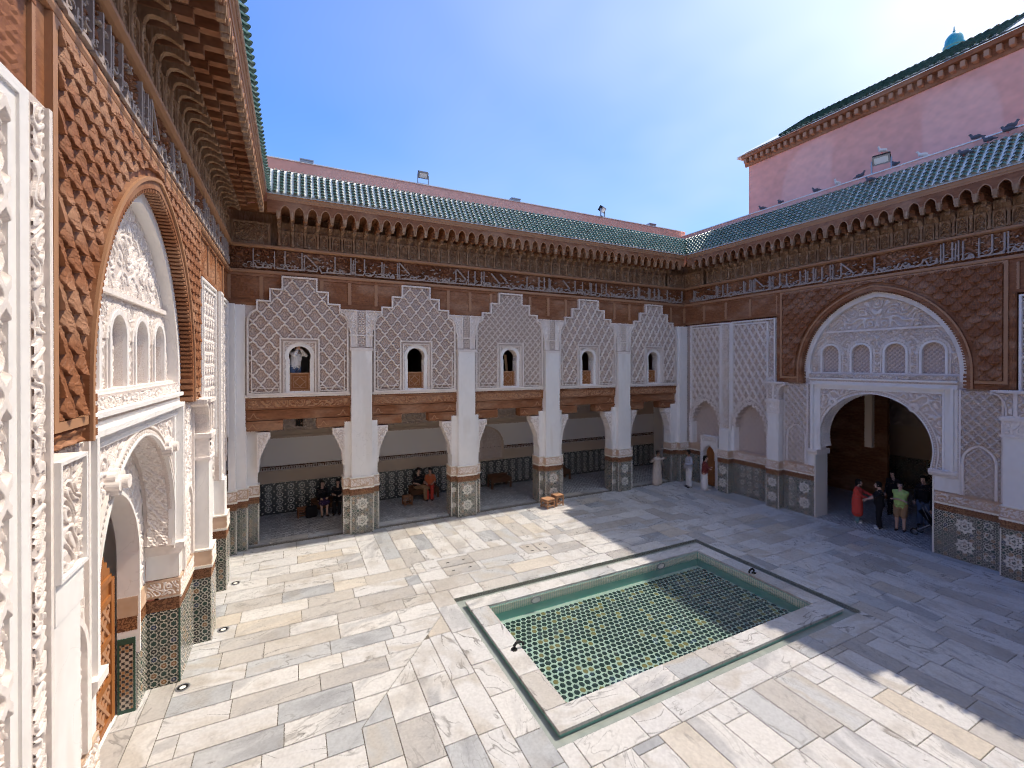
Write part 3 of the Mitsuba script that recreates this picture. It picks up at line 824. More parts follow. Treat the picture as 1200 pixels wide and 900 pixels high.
STAR = star(.235).difference(star(.150)).union(star(.105).difference(Point(0, 0).buffer(.045, 6)))
STAR_H = unary_union([Point(.19 * math.sin(a), .19 * math.cos(a)).buffer(.018, 3) for a in np.arange(8) * math.pi / 4 + math.pi / 8])


def star_tiles(parent, fr, u, n, sc=1., zs=(.46, 1.06)):
    for z in zs:
        s = affinity.translate(affinity.scale(STAR.difference(STAR_H), sc, sc, origin=(0, 0)), u, z)
        put(parent, 'star', G(fr).poly(s, n, n + .009), 'whitetile')


def pier(name, label, group, fr, boxes, stars=True, sunk=.62, ztop=6.46, white=(2.0, 6.46)):
    """boxes: (u0, u1, n0, n1) plan rectangles, the first is the middle shaft; the tile base stands proud of the shaft"""
    w = thing(name, label, 'pillar', group)
    g, b, t, sh, ed = G(fr), G(fr), G(fr), G(fr), G(fr)
    for k, (u0, u1, n0, n1) in enumerate(boxes):
        top = white[1] if k == 0 else 3.95
        e = .045 + .002 * k
        g.box(u0 - e, u1 + e, 0, 1.38, n0, n1 + e); b.box(u0 - e, u1 + e, 1.38, 1.60, n0, n1 + e - .004)
        sh.box(u0, u1, 2.0, top, n0, n1)
        t.box(u0 - e - .01, u1 + e + .01, 1.66, 1.98, n0, n1 + e + .008)
        ed.box(u0 - e - .022, u1 + e + .022, 1.60, 1.66, n0, n1 + e + .022); ed.box(u0 - e - .018, u1 + e + .018, 1.965, 2.0, n0, n1 + e + .016)
        for uu in (u0 - e, u1 + e - .02): ed.box(uu - .003, uu + .023, 0.02, 1.36, n1 + e - .002, n1 + e + .006)
    tb = put(w, 'tile_base', g, 'zellij'); put(tb, 'brown_border', b, 'brownzellij')
    if stars:
        for k, (u0, u1, n0, n1) in enumerate(boxes):
            e = .045 + .002 * k
            if u1 - u0 > .5 and k == 0: star_tiles(tb, fr, (u0 + u1) / 2, n1 + e)
            elif k: star_tiles(tb, fr, u0 + .06 if u0 < boxes[0][0] else u1 - .06, n1 + e, .5)
    put(w, 'edge_moulding', ed, 'whitetile'); tc = put(w, 'text_band', t, 'band')
    rg = G(fr)
    for k, (u0, u1, n0, n1) in enumerate(boxes):
        e = .053 + .002 * k; rg.relief(u0 - e + .02, u1 + e - .02, 1.70, 1.94, .022, .022, vine(.055, k + 1., False), n1 + e + .001, .016)
    put(tc, 'carving', rg, 'stucco')
    put(w, 'shaft', sh, 'plaster')
    return w


for i, p in enumerate(PILLARS):
    w = pier('gallery_pillar', ['white square pillar on a mosaic base, nearest the sunlit carved wall', 'white square pillar on a mosaic base, second from the sunlit carved wall', 'white square pillar on a mosaic base with two small stools at its foot', 'white square pillar on a mosaic base beside the robed man'][i], 'gallery pillars', FB,
             [(p - .345, p + .345, -.3, .25), (p - .56, p + .56, -.46, .06)])
    up = G(FB)
    for s in (-1, 1):
        q = affinity.translate(muqarnas(s), p + s * .56, 0)
        bk = put(w, 'lobed_bracket', G(FB).poly(q, -.40, .03), 'stucco')
        put(bk, 'carved_face', G(FB).poly(q.buffer(-.045), .03, .034), 'ground')
        x0, y0, x1, y1 = q.bounds
        put(bk, 'carving', G(FB).relief(x0, x1, y0, y1, .024, .024, shelled(vine(.075, i, False), inside(q.buffer(-.05))), .035, .04), 'stucco')
        # upper corbels beside the panel shoulders
        a, b = sorted((p + s * .10, p + s * .44))
        c0 = p + s * .44
        q2 = Polygon([(p + s * .14, 6.6), (p + s * .36, 6.6), (p + s * .37, 7.1), (p + s * .44, 7.3), (p + s * .44, 7.5), (p + s * .56, 7.72), (p + s * .70, 7.80), (p + s * .70, 7.9), (p + s * .14, 7.9)])
        put(w, 'capital_corbel', G(FB).poly(q2.difference(q2.buffer(-.035)), .0, .20).poly(q2.buffer(-.034), .0, .15), 'stucco')
        up.relief(q2.bounds[0], q2.bounds[2], 7.0, 7.9, .024, .024, shelled(vine(.08, i + .5, False), inside(q2.buffer(-.045))), .15, .05)
    put(w, 'capital_core', G(FB).box(p - .38, p + .38, 6.53, 7.905, -.1, .12), 'ground')
    up.relief(p - .12, p + .12, 6.62, 7.88, .022, .024, sebka(.12, .17, .12, p), .12, .08)
    up.relief(p - .36, p - .14, 6.62, 6.98, .022, .022, vine(.06, 2, False), .12, .03); up.relief(p + .14, p + .36, 6.62, 6.98, .022, .022, vine(.06, 2, False), .12, .03)
    put(w, 'capital_carving', up, 'stucco')
    put(w, 'capital_moulding', G(FB).box(p - .39, p + .39, 6.46, 6.56, -.1, .27), 'stucco'); put(w, 'capital_moulding', G(FB).box(p - .41, p + .41, 6.98, 7.03, -.1, .20), 'stucco')

# corner piers, stepped back in the corner
w = pier('corner_pier', 'stepped white corner pier on narrow mosaic strips at the sunlit end of the gallery', None, FB, [(-1.84, -1.66, -.46, .30), (-1.70, -1.38, -.46, .10), (-1.42, -1.08, -.46, -.24)], False, white=(2.0, 7.9))
q = affinity.translate(muqarnas(1), -1.08, 0); put(w, 'lobed_bracket', G(FB).poly(q, -.50, .0), 'stucco'); put(w, 'carved_face', G(FB).poly(q.buffer(-.05), 0, .004), 'ground')
put(w, 'carving', G(FB).relief(-1.06, -.72, 2.5, 3.7, .022, .022, shelled(vine(.075, 7, False), inside(q.buffer(-.055))), .005, .02), 'stucco')
put(w, 'upper_shaft', G(FB).box(-1.83, -1.40, 3.95, 7.9, -.3, .07), 'plaster')
w = pier('corner_pier', 'stepped white corner pier on dark mosaic strips beside the small arched door', None, FB, [(17.66, 18.17, -.46, .22), (17.24, 17.70, -.46, .02)], False, white=(2.0, 7.9))
q = affinity.translate(muqarnas(-1), 17.24, 0); put(w, 'lobed_bracket', G(FB).poly(q, -.40, .0), 'stucco'); put(w, 'carved_face', G(FB).poly(q.buffer(-.05), 0, .004), 'ground')
put(w, 'carving', G(FB).relief(16.86, 17.22, 2.5, 3.7, .024, .024, shelled(vine(.075, 7, False), inside(q.buffer(-.055))), .005, .02), 'stucco')
put(w, 'upper_shaft', G(FB).box(17.58, 18.16, 3.95, 7.9, -.3, .10), 'plaster')

# gallery behind the pillars
GB = 19.95; FG = Fr((0, GB, 0), (1, 0, 0), (0, 0, 1), (0, -1, 0))
labels[put(None, 'gallery_floor', G().box(-3.2, 19.5, 17.12, 20.1, -.1, .012), 'galfloor')] = {'kind': 'structure'}
gs = G()
for a in np.arange(-3.0, 19.5, 1.15): gs.box(a, min(a + 1.14, 19.5), 16.76, 17.11, -.08, .016)
stp = [(sbox(a, 16.75, a + 1.14, 17.11), 1) for a in np.arange(-3.0, 19., 1.15)]
gal = thing('gallery_wall', 'shaded back wall of the gallery with ring patterned tiles below grey plaster', 'wall')
for k, (q, ax) in enumerate(stp):
    g = G(); slab_mesh(g, q, ax, 1300 + k, z=.03, th=.1); put('gallery_floor', 'threshold_slab', g, 'marble')
put(gal, 'masonry', G(FG).box(-3.2, 19.6, 0, 4.6, -.4, 0), 'greyplaster')
put(gal, 'tiling', G(FG).box(-3.2, 19.6, 0, 1.24, 0, .02), 'gallerytile')
ringm = G(FG).poly(unary_union([affinity.translate(Point(0, 0).buffer(.03, 2), .2 * a_, .14 * b_) for a_ in (-1, 1) for b_ in (-1, 1)]), .02, .027).poly(star(.145, 9).difference(Point(0, 0).buffer(.088, 6)).union(star(.05, 6)), .02, .028)
rd = mikit.ply((np.vstack(ringm.v), np.vstack(ringm.f)), 'm_whitetile')
for zz in (.22, .50, .78, 1.06):
    for x in np.arange(-2.9, 19.4, .40): scene[key(gal, 'tile_rosette')] = {**rd, 'to_world': T().translate([x, 0, zz])}
g = G(FG).box(-3.2, 19.6, 1.26, 1.30, 0, .05); g.box(-3.2, 19.6, 1.30, 1.72, 0, .03); g.box(-3.2, 19.6, 1.72, 1.75, 0, .055); put(gal, 'beige_dado_band', g, 'beige')
g = G(FG)
for x in np.arange(-3.1, 19.5, .09): g.box(x, x + .045, 1.78, 1.86, .0, .03)
g.box(-3.2, 19.6, 1.88, 1.92, 0, .04); put(gal, 'fret_band', g, 'darkwood', kind='stuff')
g = G(FG).box(-3.2, 19.6, 3.03, 3.13, 0, .06); put(gal, 'frieze_moulding', g, 'beige'); put(gal, 'frieze_backing', G(FG).box(-3.2, 19.6, 3.13, 4.45, 0, .012), 'beige')
put(gal, 'frieze_relief', G(FG).relief(-1.9, 18.2, 3.3, 4.35, .05, .05, sebka(.3, .36, .1), .013, .05), 'screen')
for c in (BAYS[0], BAYS[1]):
    put(gal, 'grille_window', G(FG).box(c - .12, c + .16, 3.45, 4.2, .01, .05), 'black')
    g = G(FG)
    for k in range(4): g.box(c - .12 + .08 * k, c - .1 + .08 * k, 3.45, 4.2, .05, .07)
    put(gal, 'grille_bar', g, 'darkwood', kind='stuff')
q = arch(1.0, 2.15, 2.95, 16, 1.3, 8.35)
put(gal, 'blind_arch', G(FG).poly(q.difference(q.buffer(-.07)), .03, .11), 'beige'); put(gal, 'blind_arch_panel', G(FG).poly(q.buffer(-.07), .03, .04), 'ground')
put(gal, 'blind_arch_carving', G(FG).relief(7.4, 9.3, 1.36, 2.9, .045, .045, shelled(vine(.13, 2.2), inside(q.buffer(-.09))), .041, .03), 'screen')
put(gal, 'end_wall', G().box(-3.3, -3.0, 16.7, 20.2, 0, 4.6), 'greyplaster'); put(gal, 'end_wall', G().box(19.3, 19.6, 16.7, 20.2, 0, 4.6), 'greyplaster')
labels[put(None, 'gallery_ceiling', G().box(-3.3, 19.6, 16.66, 20.4, 4.88, 5.02), 'lightwood')] = {'kind': 'structure'}
for k, x in enumerate(np.arange(-2.8, 19.4, .6)): put('gallery_ceiling', 'joist', G().box(x, x + .12, 17.1, 19.95, 4.7, 4.88), 'darkwood')
up = thing('upper_rooms', 'dark rooms behind the five small carved windows', 'room', kind='structure')
put(up, 'back_wall', G().box(-3.3, 19.6, 25.0, 25.2, 5.02, 9.4), 'beige'); put(up, 'roof', G().box(-3.3, 19.6, 16.9, 25.2, 9.4, 9.6), 'wood')
put(up, 'room_floor', G().box(-3.3, 19.6, 20.41, 25.2, 4.9, 5.02), 'wood')
for x in [-3.3] + [BAYS[k] + 1.97 for k in range(4)] + [19.4]: put(up, 'partition', G().box(x - .08, x + .08, 16.97, 25.0, 5.03, 9.4), 'beige')
put(up, 'roof_terrace', G().box(-3.3, 21, 16.8, 30, 11.8, 12.1), 'pink'); put(up, 'outer_wall', G().box(-3.3, 21, 25.3, 25.6, 0, 11.8), 'pink')

# ------------------------------------------------------------------ the two portal walls
PIL = []


def portal_wall(side, name, label):
    L = side == 'left'
    fr = FL if L else FR
    VS[0] = .62 if L else .85
    CUT[0] = .26 if L else .40
    far = 1 if L else -1
    w = thing(name, label, 'wall')

    def yy(u): return YC + u if L else YC - u

    def res(u, fine=1.0):
        y = max(yy(u), 3.5)
        return (max(.0075, .0018 * y) * fine, max(.0065, .0014 * y) * fine) if L else (.019 * fine, (.010 + .0005 * y) * fine)
    ucl = -5.2 if L else 5.1                    # near end of the detailed part
    ufar = 8.34 if L else -8.34
    lo, hi = min(ucl, ufar), max(ucl, ufar)

    def rel(parent, nm, u0, u1, v0, v1, hf, n0, amp, m='stucco', fine=1.0, split=3):
        u0, u1 = max(min(u0, u1), lo), min(max(u0, u1), hi)
        if u1 - u0 < .04: return
        g = G(fr); e = np.linspace(u0, u1, split + 1) if u1 - u0 > 1.2 else [u0, u1]
        for a, b in zip(e[:-1], e[1:]): g.relief(a, b, v0, v1, *res((a + b) / 2, fine), hf, n0, amp * ((.80 if L else 3.2) if m == 'stucco' else 1.0))
        if g.n: put(parent, nm, g, m)

    # --- timber over everything
    for a, b in ((lo, -3.42), (-3.42, 3.42), (3.42, hi)):
        pass
    timber_band(w, fr, lo, hi, 5 if L else 9, .034 if L else .035, .016 if L else .024)
    for a, b in ((-hi if 0 else lo, -3.42), (3.42, hi)):
        if b - a > .3: beam_panels(w, fr, a, b, .0, 1.1)
    big = arch(2.34, 5.75, 8.50, 40, 5.0)
    bigo = arch(2.56, 5.75, 8.74, 40, 5.0)
    sp = rect(-3.42, 3.42, 5.24, 8.96).difference(bigo)
    spn = put(w, 'carved_spandrel', G(fr).poly(sp.intersection(rect(lo, hi, 0, 10)), -.3, 0), 'wood')
    inner = rect(-3.17, 3.17, 5.50, 8.90).difference(bigo.buffer(.1))
    for s in (-1, 1):
        rel(spn, 'scale_relief', s * .0, s * 3.17, 5.5, 8.9, shelled(scales(.30 if L else .40, .38 if L else .40, s), inside(inner)), .0, .105 if L else .15, 'wood', .7, 4)
    strip = frame_ring(rect(-3.27, 3.27, 5.41, 8.94), .085).difference(bigo.buffer(.02))
    put(spn, 'frame_strip', G(fr).poly(strip.intersection(rect(lo, hi, 0, 10)), 0, .055), 'lightwood')
    outer = frame_ring(rect(-3.41, 3.41, 5.25, 8.96), .135).difference(bigo.buffer(.02))
    for s in (-1, 1): rel(spn, 'zigzag_border', s * 3.28, s * 3.41, 5.27, 8.0, lambda U, V: .9 - 2.2 * abs(fr_(V / .3) - .5) * 1.2 + .8 * np.sin(60 * U), .001, .03, 'wood')
    for s in (-1, 1): rel(spn, 'zigzag_border', s * 2.6, s * 3.3, 5.26, 5.40, lambda U, V: .9 - 2.2 * abs(fr_(U / .3) - .5) * 1.2 + .8 * np.sin(60 * V), .001, .03, 'wood')
    # archivolt: fluted soffit
    av = put(w, 'archivolt', G(fr).poly(bigo.difference(big.buffer(.075)).intersection(rect(-4, 4, 5.24, 9)), -.32, .055), 'wood')
    g = G(fr)
    ring = LineString(list(arch(2.42, 5.75, 8.585, 60).exterior.coords)[:-1])
    nr = 96
    for i in range(nr):
        t = (i + .5) / nr; p = ring.interpolate(t, normalized=True); p2 = ring.interpolate(min(1, t + .002), normalized=True); p1 = ring.interpolate(max(0, t - .002), normalized=True)
        a = math.atan2(p2.y - p1.y, p2.x - p1.x); ca, sa = math.cos(a), math.sin(a)
        q = [(p.x + ca * x - sa * y, p.y + sa * x + ca * y) for x, y in ((-.022, -.055), (.022, -.055), (.022, .06), (-.022, .06))]
        if abs(p.x) < 4 and lo < p.x < hi: g.poly(Polygon(q), -.26, .045)
    for s in (-1, 1):
        for z in (5.27, 5.38, 5.5, 5.62):
            a, b = sorted((s * 2.34, s * 2.54)); g.box(a, b, z, z + .075, -.26, .05)
    put(av, 'flute', g, 'wood', kind='stuff')
    put(av, 'outer_bead', G(fr).poly(bigo.difference(arch(2.51, 5.75, 8.69, 40, 5.0)).intersection(rect(-4, 4, 5.24, 9)), .055, .085), 'lightwood')
    # --- tympanum
    zm = 6.93 if L else 7.20
    ty = big.intersection(rect(-3, 3, 5.44, 9))
    wc = [-1.52, -.51, .51, 1.52]
    wo = [rect(c - .29, c + .29, 5.68, 6.4).union(arch(.29, 6.4, 6.70, 12, 6.3, c)) for c in wc]
    if L: wo = [affinity.scale(o, 1, .97, origin=(0, 5.68)) for o in wo]
    tp = put(w, 'tympanum', G(fr).poly(ty.difference(unary_union(wo)), -.44, -.32), 'ground')
    put(tp, 'white_arch_band', G(fr).poly(big.buffer(.08).difference(arch(2.20, 5.75, 8.36, 40, 5.0)).intersection(rect(-3, 3, 5.44, 9)), -.36, -.14), 'plaster')
    q = arch(2.20, 5.75, 8.36, 40, 5.0).intersection(rect(-3, 3, zm + .04, 9))
    rel(tp, 'arabesque', -2.2, 2.2, zm + .04, 8.4, shelled(vine(.125, .6), inside(q.buffer(-.03))), -.32, .035)
    g = G(fr).box(-2.2, 2.2, zm - .03, zm + .04, -.33, -.25); g.box(-2.22, 2.22, 5.62, 5.68, -.33, -.22); put(tp, 'moulding', g, 'stucco')
    q = rect(-2.2, 2.2, 5.68, zm).intersection(arch(2.2, 5.75, 8.36, 40, 5)).difference(unary_union(wo).buffer(.12))
    rel(tp, 'window_field_carving', -2.2, 2.2, 5.68, zm, shelled(vine(.075, 1.9), inside(q)), -.32, .03)
    for c, o in zip(wc, wo):
        wn = put(w, 'blind_window', G(fr).poly(o.buffer(.02), -.46, -.43), 'bare')
        put(wn, 'surround', G(fr).poly(o.buffer(.065).difference(o).intersection(rect(-3, 3, 5.68, 7)), -.44, -.27), 'plaster')
        rel(wn, 'lattice_screen', c - .29, c + .29, 5.69, 6.7, shelled(fretwork(.15) if not L else vine(.085, 3.3), inside(o)), -.43, .03, 'screen' if not L else 'stucco')
        # lambrequin hood of small teeth
        g = G(fr)
        hood = LineString(list(arch(.42, 6.35, 6.86 if not L else 6.74, 20, None, c).exterior.coords)[:-1])
        for t in np.linspace(.02, .98, 15):
            p = hood.interpolate(t, normalized=True); g.poly(Polygon([(p.x - .045, p.y - .05), (p.x + .045, p.y - .05), (p.x + .03, p.y + .03), (p.x, p.y + .075), (p.x - .03, p.y + .03)]), -.32, -.28)
        put(wn, 'hood', g, 'stucco')
        put(wn, 'side_strip', G(fr).poly(frame_ring(rect(c - .43, c + .43, 5.69, 6.35), .03).difference(o.buffer(.09)), -.32, -.285), 'stucco')
    g = G(fr).poly(rect(-2.36, 2.36, 5.23, 5.64), -.6, -.15); put(w, 'band_backing', g, 'ground')
    rel(w, 'carved_band', -2.2, 2.2, 5.47, 5.61, vine(.06, 3.), -.149, .03)
    # --- door panel with its rectangular frame
    if L: oc, ohw, osp, oap = 0., 1.82, 2.66, 4.93
    else: oc, ohw, osp, oap = -.13, 1.70, 2.66, 4.93
    jl, jr = (-1.95, 1.95) if L else (-1.94, 1.60)
    od = shoe(ohw, oap, 2.0, oc); osp = 2.66
    n1 = -.17
    dp = rect(-2.18, 2.18, 2.66, 5.30).difference(od)
    dpk = put(w, 'door_panel', G(fr).poly(dp, -.5, n1), 'ground')
    g = G(fr)
    for s in (-1, 1):
        for a, b, n in ((1.80, 1.855, n1 + .05), (1.855, 2.02, n1 + .02), (2.02, 2.09, n1 + .14), (2.09, 2.17, n1 + .06)):
            a, b = sorted((s * a, s * b)); g.box(a, b, 2.66, 5.28, n1 - .05, n)
    put(dpk, 'frame_upright', g, 'plaster')
    g = G(fr)
    for a, b, n in ((5.04, 5.09, .05), (5.09, 5.20, .02), (5.20, 5.27, .14), (5.27, 5.34, .06), (5.40, 5.46, .12)): g.box(-2.17, 2.17, a, b, n1 - .05, n1 + n)
    put(dpk, 'frame_head', g, 'plaster')
    fld = rect(-1.79, 1.79, 2.66, 5.03).difference(od.buffer(.17))
    rel(dpk, 'spandrel_carving', -1.79, 1.79, 2.66, 5.03, shelled(vine(.105, 4.1), inside(fld)), n1, .035)
    g = G(fr).poly(od.buffer(.16).difference(od.buffer(.125)).intersection(rect(-1.8, 1.8, 2.66, 5.03)), n1, n1 + .045); put(dpk, 'arch_line', g, 'stucco')
    g = G(fr)
    ln = LineString([q_ for q_ in list(shoe(ohw + .06, oap + .06, 2.0, oc).exterior.coords)[:-1] if q_[1] > 2.6])
    for t in np.linspace(0, 1, 84):
        p = ln.interpolate(t, normalized=True); g.poly(Point(p.x, p.y).buffer(.026, 2), n1, n1 + .04)
    put(dpk, 'arch_bead', g, 'stucco', kind='stuff')
    g = G(fr).poly(od.buffer(.03).difference(od).intersection(rect(-2.2, 2.2, 2.66, 6)), n1 - .02, n1 + .055); put(dpk, 'arch_edge', g, 'plaster')
    for s in (-1, 1):
        u = oc + s * (1.22 if not L else 1.28)
        g = G(fr).poly(Point(u, 4.55).buffer(.15, 10).difference(Point(u, 4.55).buffer(.075, 8)), n1, n1 + .075)
        if L: # projecting fluted boss
            for k in range(7): g.poly(Point(u + .1 * math.sin(k * .9), 4.55 + .1 * math.cos(k * .9)).buffer(.07, 4), n1, n1 + .10 + .02 * (k % 3))
            g.poly(Point(u, 4.55).buffer(.085, 6), n1, n1 + .20)
        put(dpk, 'boss', g, 'stucco')
    # soffit of the door arch, carved
    dep = .42 if L else .70
    pts = np.array(list(od.exterior.coords)[:-1]); pts = pts[pts[:, 1] >= osp - .01]
    pts = pts[np.argsort(-np.arctan2(pts[:, 1] - osp, pts[:, 0] - oc))] if 0 else pts
    ls = LineString(pts)
    S = ls.length

    def soff(Sg, D, Hn):
        P = np.array([ls.interpolate(float(a)).coords[0] for a in Sg[0]]); dT = np.gradient(P, axis=0); dT /= np.linalg.norm(dT, axis=1, keepdims=True)
        nin = np.stack([-dT[:, 1], dT[:, 0]], 1)
        c0 = np.array([oc, osp]); sg = np.sign(((c0 - P) * nin).sum(1)); nin *= sg[:, None]
        return fr(P[None, :, 0] + nin[None, :, 0] * Hn, P[None, :, 1] + nin[None, :, 1] * Hn, n1 - D)
    put(w, 'soffit_backing', G(fr).grid(soff(*np.meshgrid(np.linspace(0, S, 60), [0., dep]), -.004)), 'ground')
    put(w, 'soffit_carving', G(fr).relief(0, S, .06, dep - .06, .028, .025, lambda U, V: sebka(.19, .30, .12, 0, .2)(V, U), 0., .022, soff), 'stucco')
    # impost ledge and jambs
    for s, j in ((-1, jl), (1, jr)):
        a = oc + s * ohw
        u0, u1 = sorted((a - s * .02, s * 2.22)); e = j
        put(w, 'impost', G(fr).prof([(n1 - dep, 2.46), (-.06, 2.46), (.0, 2.56), (.0, 2.66), (n1 - dep, 2.66)], *sorted((e - s * .06 if L else e - s * .10, s * 2.2))), 'stucco')
        uu0, uu1 = sorted((e, s * 2.34)); bot = 0
        jb = put(w, 'jamb', G(fr).box(uu0, uu1, 2.0, 2.46, n1 - dep, -.09), 'plaster')
        if L: put(jb, 'dado', G(fr).box(uu0, uu1, 0, 1.4, n1 - dep, -.08), 'zellij'); put(jb, 'brown_border', G(fr).box(uu0, uu1, 1.4, 1.62, n1 - dep, -.083), 'brownzellij'); put(jb, 'text_band', G(fr).box(*sorted((e - s * .012, s * 2.34)), 1.66, 1.98, n1 - dep, -.07), 'band')
        if L: put(jb, 'edge_strip', G(fr).box(*sorted((e - s * .006, e + s * .02)), .02, 1.4, -.1, -.072), 'greentile')
        else: put(jb, 'white_reveal', G(fr).box(*sorted((e - s * .012, e + s * .03)), 0, 2.46, n1 - dep, -.065), 'whitetile')
        g = G(fr); fj = Fr(fr(e, 0, 0), -fr.N, fr.V, -s * fr.U) if s > 0 else Fr(fr(e, 0, 0), fr.N, fr.V, fr.U)
        if L: # carved bands on the reveal face
            lo_, hi_ = (.09, .09 + .48) if s > 0 else (-.57, -.09)
            put(jb, 'text_carving', G(fj).relief(lo_, hi_, 1.70, 1.94, .014, .012, vine(.075, 3.3, False), .013, .016), 'stucco')
    # --- side bays: blind niche panel, pilaster, lattice panels
    for s in (-1, 1):
        near = (s != far)
        def U(a): return s * a
        if near and L and False: continue
        # inner strip with blind niche, between door frame and pilaster
        a, b = sorted((U(2.18), U(3.2)))
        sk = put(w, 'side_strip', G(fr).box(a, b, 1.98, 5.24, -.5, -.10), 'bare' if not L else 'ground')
        nich = arch(.33, 3.05, 3.52, 12, 2.02, U(2.66))
        fld = rect(U(2.26), U(3.12), 2.02, 5.2).difference(nich.buffer(.075))
        rel(sk, 'carving', U(2.26), U(3.12), 2.02, 5.2, shelled(sebka(.25, .30, .12, U(2.66)) if not L else vine(.10, .4, False), inside(fld)), -.10, .035)
        put(sk, 'niche_frame', G(fr).poly(nich.buffer(.06).difference(nich).intersection(rect(-9, 9, 2.02, 6)), -.10, -.04), 'stucco')
        rel(sk, 'niche_carving', U(2.33), U(2.99), 2.04, 3.5, shelled(sebka(.22, .25, .12, U(2.66)), inside(nich.buffer(-.03))), -.10, .03)
        for x in (2.21, 3.12):
            put(sk, 'edge_bead', G(fr).box(*sorted((U(x), U(x + .05))), 2.0, 5.22, -.12, -.045), 'stucco')
        # dado of the strip
        dd = put(w, 'dado', G(fr).box(*sorted((U(1.95 if L else (jr if s > 0 else -jl) + .03), U(3.25))), 0, 1.4, -.4, -.08), 'zellij')
        u0, u1 = sorted((U((1.96 if L else (jr if s > 0 else -jl) + .04)), U(3.25)))
        put(dd, 'brown_border', G(fr).box(u0, u1, 1.4, 1.62, -.4, -.085), 'brownzellij')
        put(dd, 'white_line', G(fr).box(u0, u1, 1.60, 1.66, -.4, -.055), 'whitetile')
        tb = put(w, 'text_band', G(fr).box(u0, u1, 1.66, 1.98, -.4, -.07), 'band')
        rel(tb, 'carving', u0, u1, 1.70, 1.94, vine(.07, 2.7, False), -.069, .018)
        if not L:
            star_tiles(dd, fr, U(2.35), -.08, 1.05)
            for z in (.30, .62, .94, 1.24): put(dd, 'ring', G(fr).poly(star(.115, 9).difference(Point(0, 0).buffer(.068)) if 0 else affinity.translate(star(.115, 9).difference(Point(0, 0).buffer(.068)), U(2.86), z), -.08, -.072), 'whitetile')
        # pilaster
        pc = U(3.46)
        p = pier('wall_pilaster', None, None, fr, [(pc - .23, pc + .23, -.2, .20)], not L, white=(2.0, 3.98))
        PIL.append((p, side, near))
        if not L: star_tiles(p + '__tile_base', fr, pc, .247, .95)
        if L and near:
            cb = put(p, 'capital', G(fr).box(pc - .25, pc + .25, 3.98, 5.24, -.2, .20), 'ground')
            rel(cb, 'carving', pc - .22, pc + .22, 4.34, 5.2, vine(.085, 1.1, False), .201, .035); put(cb, 'border', G(fr).poly(frame_ring(rect(pc - .25, pc + .25, 4.30, 5.24), .03), .19, .25).box(pc - .25, pc + .25, 3.98, 4.30, -.1, .215), 'plaster')
            pn = rect(-4.9, -3.71, 1.98, 7.94); no = lobed(.72, 3.05, 3.95, 6, .14, 1.98, -5.0)
            lp = put(w, 'lattice_panel', G(fr).poly(rect(-5.2, -4.12, 1.98, 7.8).difference(no), -.3, .115), 'ground')
            rel(lp, 'lattice', -5.2, -4.15, 3.0, 7.76, shelled(sebka(.36, .66, .13, -3.86, 7.76, .8), inside(rect(-5.2, -4.15, 2.9, 7.76).difference(no.buffer(.2)))), .115, .06)
            rel(lp, 'niche_hood', -5.2, -4.2, 3.0, 4.3, shelled(vine(.07, .9, False), inside(no.buffer(.19).difference(no.buffer(.03)).intersection(rect(-5.2, -4.2, 3.0, 5)))), .115, .05)
            put(lp, 'niche_edge', G(fr).poly(no.buffer(.05).difference(no).intersection(rect(-5.2, -4.16, 2.9, 5)), -.2, .18), 'stucco')
            put(lp, 'inner_band', G(fr).poly(rect(-4.15, -4.05, 1.98, 7.81).union(rect(-5.2, -4.05, 7.77, 7.87)), .0, .145), 'plaster')
            put(lp, 'outer_band', G(fr).poly(rect(-4.055, -3.935, 1.98, 7.91).union(rect(-5.2, -3.935, 7.86, 7.94)), .0, .165), 'plaster')
            sd = put(w, 'border_strip', G(fr).poly(rect(-3.935, -3.69, 1.98, 7.94), -.1, .165), 'ground'); rel(sd, 'carving', -3.92, -3.76, 2.0, 7.9, vine(.09, 3.7, False), .165, .03)
            put(sd, 'bead', G(fr).box(-3.75, -3.70, 1.98, 7.92, .1, .205), 'stucco')
            put(w, 'niche', G(fr).box(-5.3, -4.1, 0, 3.9, -.46, -.3), 'screen')
            d_ = put(w, 'dado', G(fr).box(-4.19, -3.69, 0, 1.4, -.3, .20), 'zellij'); put(d_, 'text_band', G(fr).box(-4.19, -3.69, 1.62, 1.98, -.3, .215), 'band'); put(d_, 'brown_border', G(fr).box(-4.19, -3.69, 1.4, 1.62, -.3, .204), 'brownzellij')
            continue
        cp = put(p, 'capital', G(fr).box(pc - .27, pc + .27, 3.98, 4.46, -.2, .22), 'stucco')
        rg = G(fr); rg.relief(pc - .23, pc + .23, 4.04, 4.38, *res(pc), vine(.085, 1.1), .221, .03)
        put(cp, 'carving', rg, 'stucco')
        put(cp, 'upper_moulding', G(fr).box(pc - .31, pc + .31, 4.40, 4.50, -.2, .26), 'stucco'); put(cp, 'lower_moulding', G(fr).box(pc - .30, pc + .30, 3.93, 3.99, -.2, .24), 'stucco')
        for t in (-1, 1):
            q = Polygon([(pc, 4.5), (pc + t * .20, 4.5), (pc + t * .20, 4.72), (pc + t * .24, 4.92), (pc + t * .34, 5.08), (pc + t * .50, 5.14), (pc + t * .50, 5.24), (pc, 5.24)]) if t * s < 0 else Polygon([(pc, 4.5), (pc + t * .26, 4.5), (pc + t * .3, 5.24), (pc, 5.24)])
            put(cp, 'corbel', G(fr).poly(q, -.2, .16 if t > 0 else .155), 'ground'); put(cp, 'corbel_edge', G(fr).poly(q.difference(q.buffer(-.04)), -.1, .215 if t > 0 else .21), 'stucco')
            rel(cp, 'corbel_carving', q.bounds[0], q.bounds[2], 4.5, 5.24, shelled(vine(.08, 2.5, False), inside(q.buffer(-.05))), .161, .03)
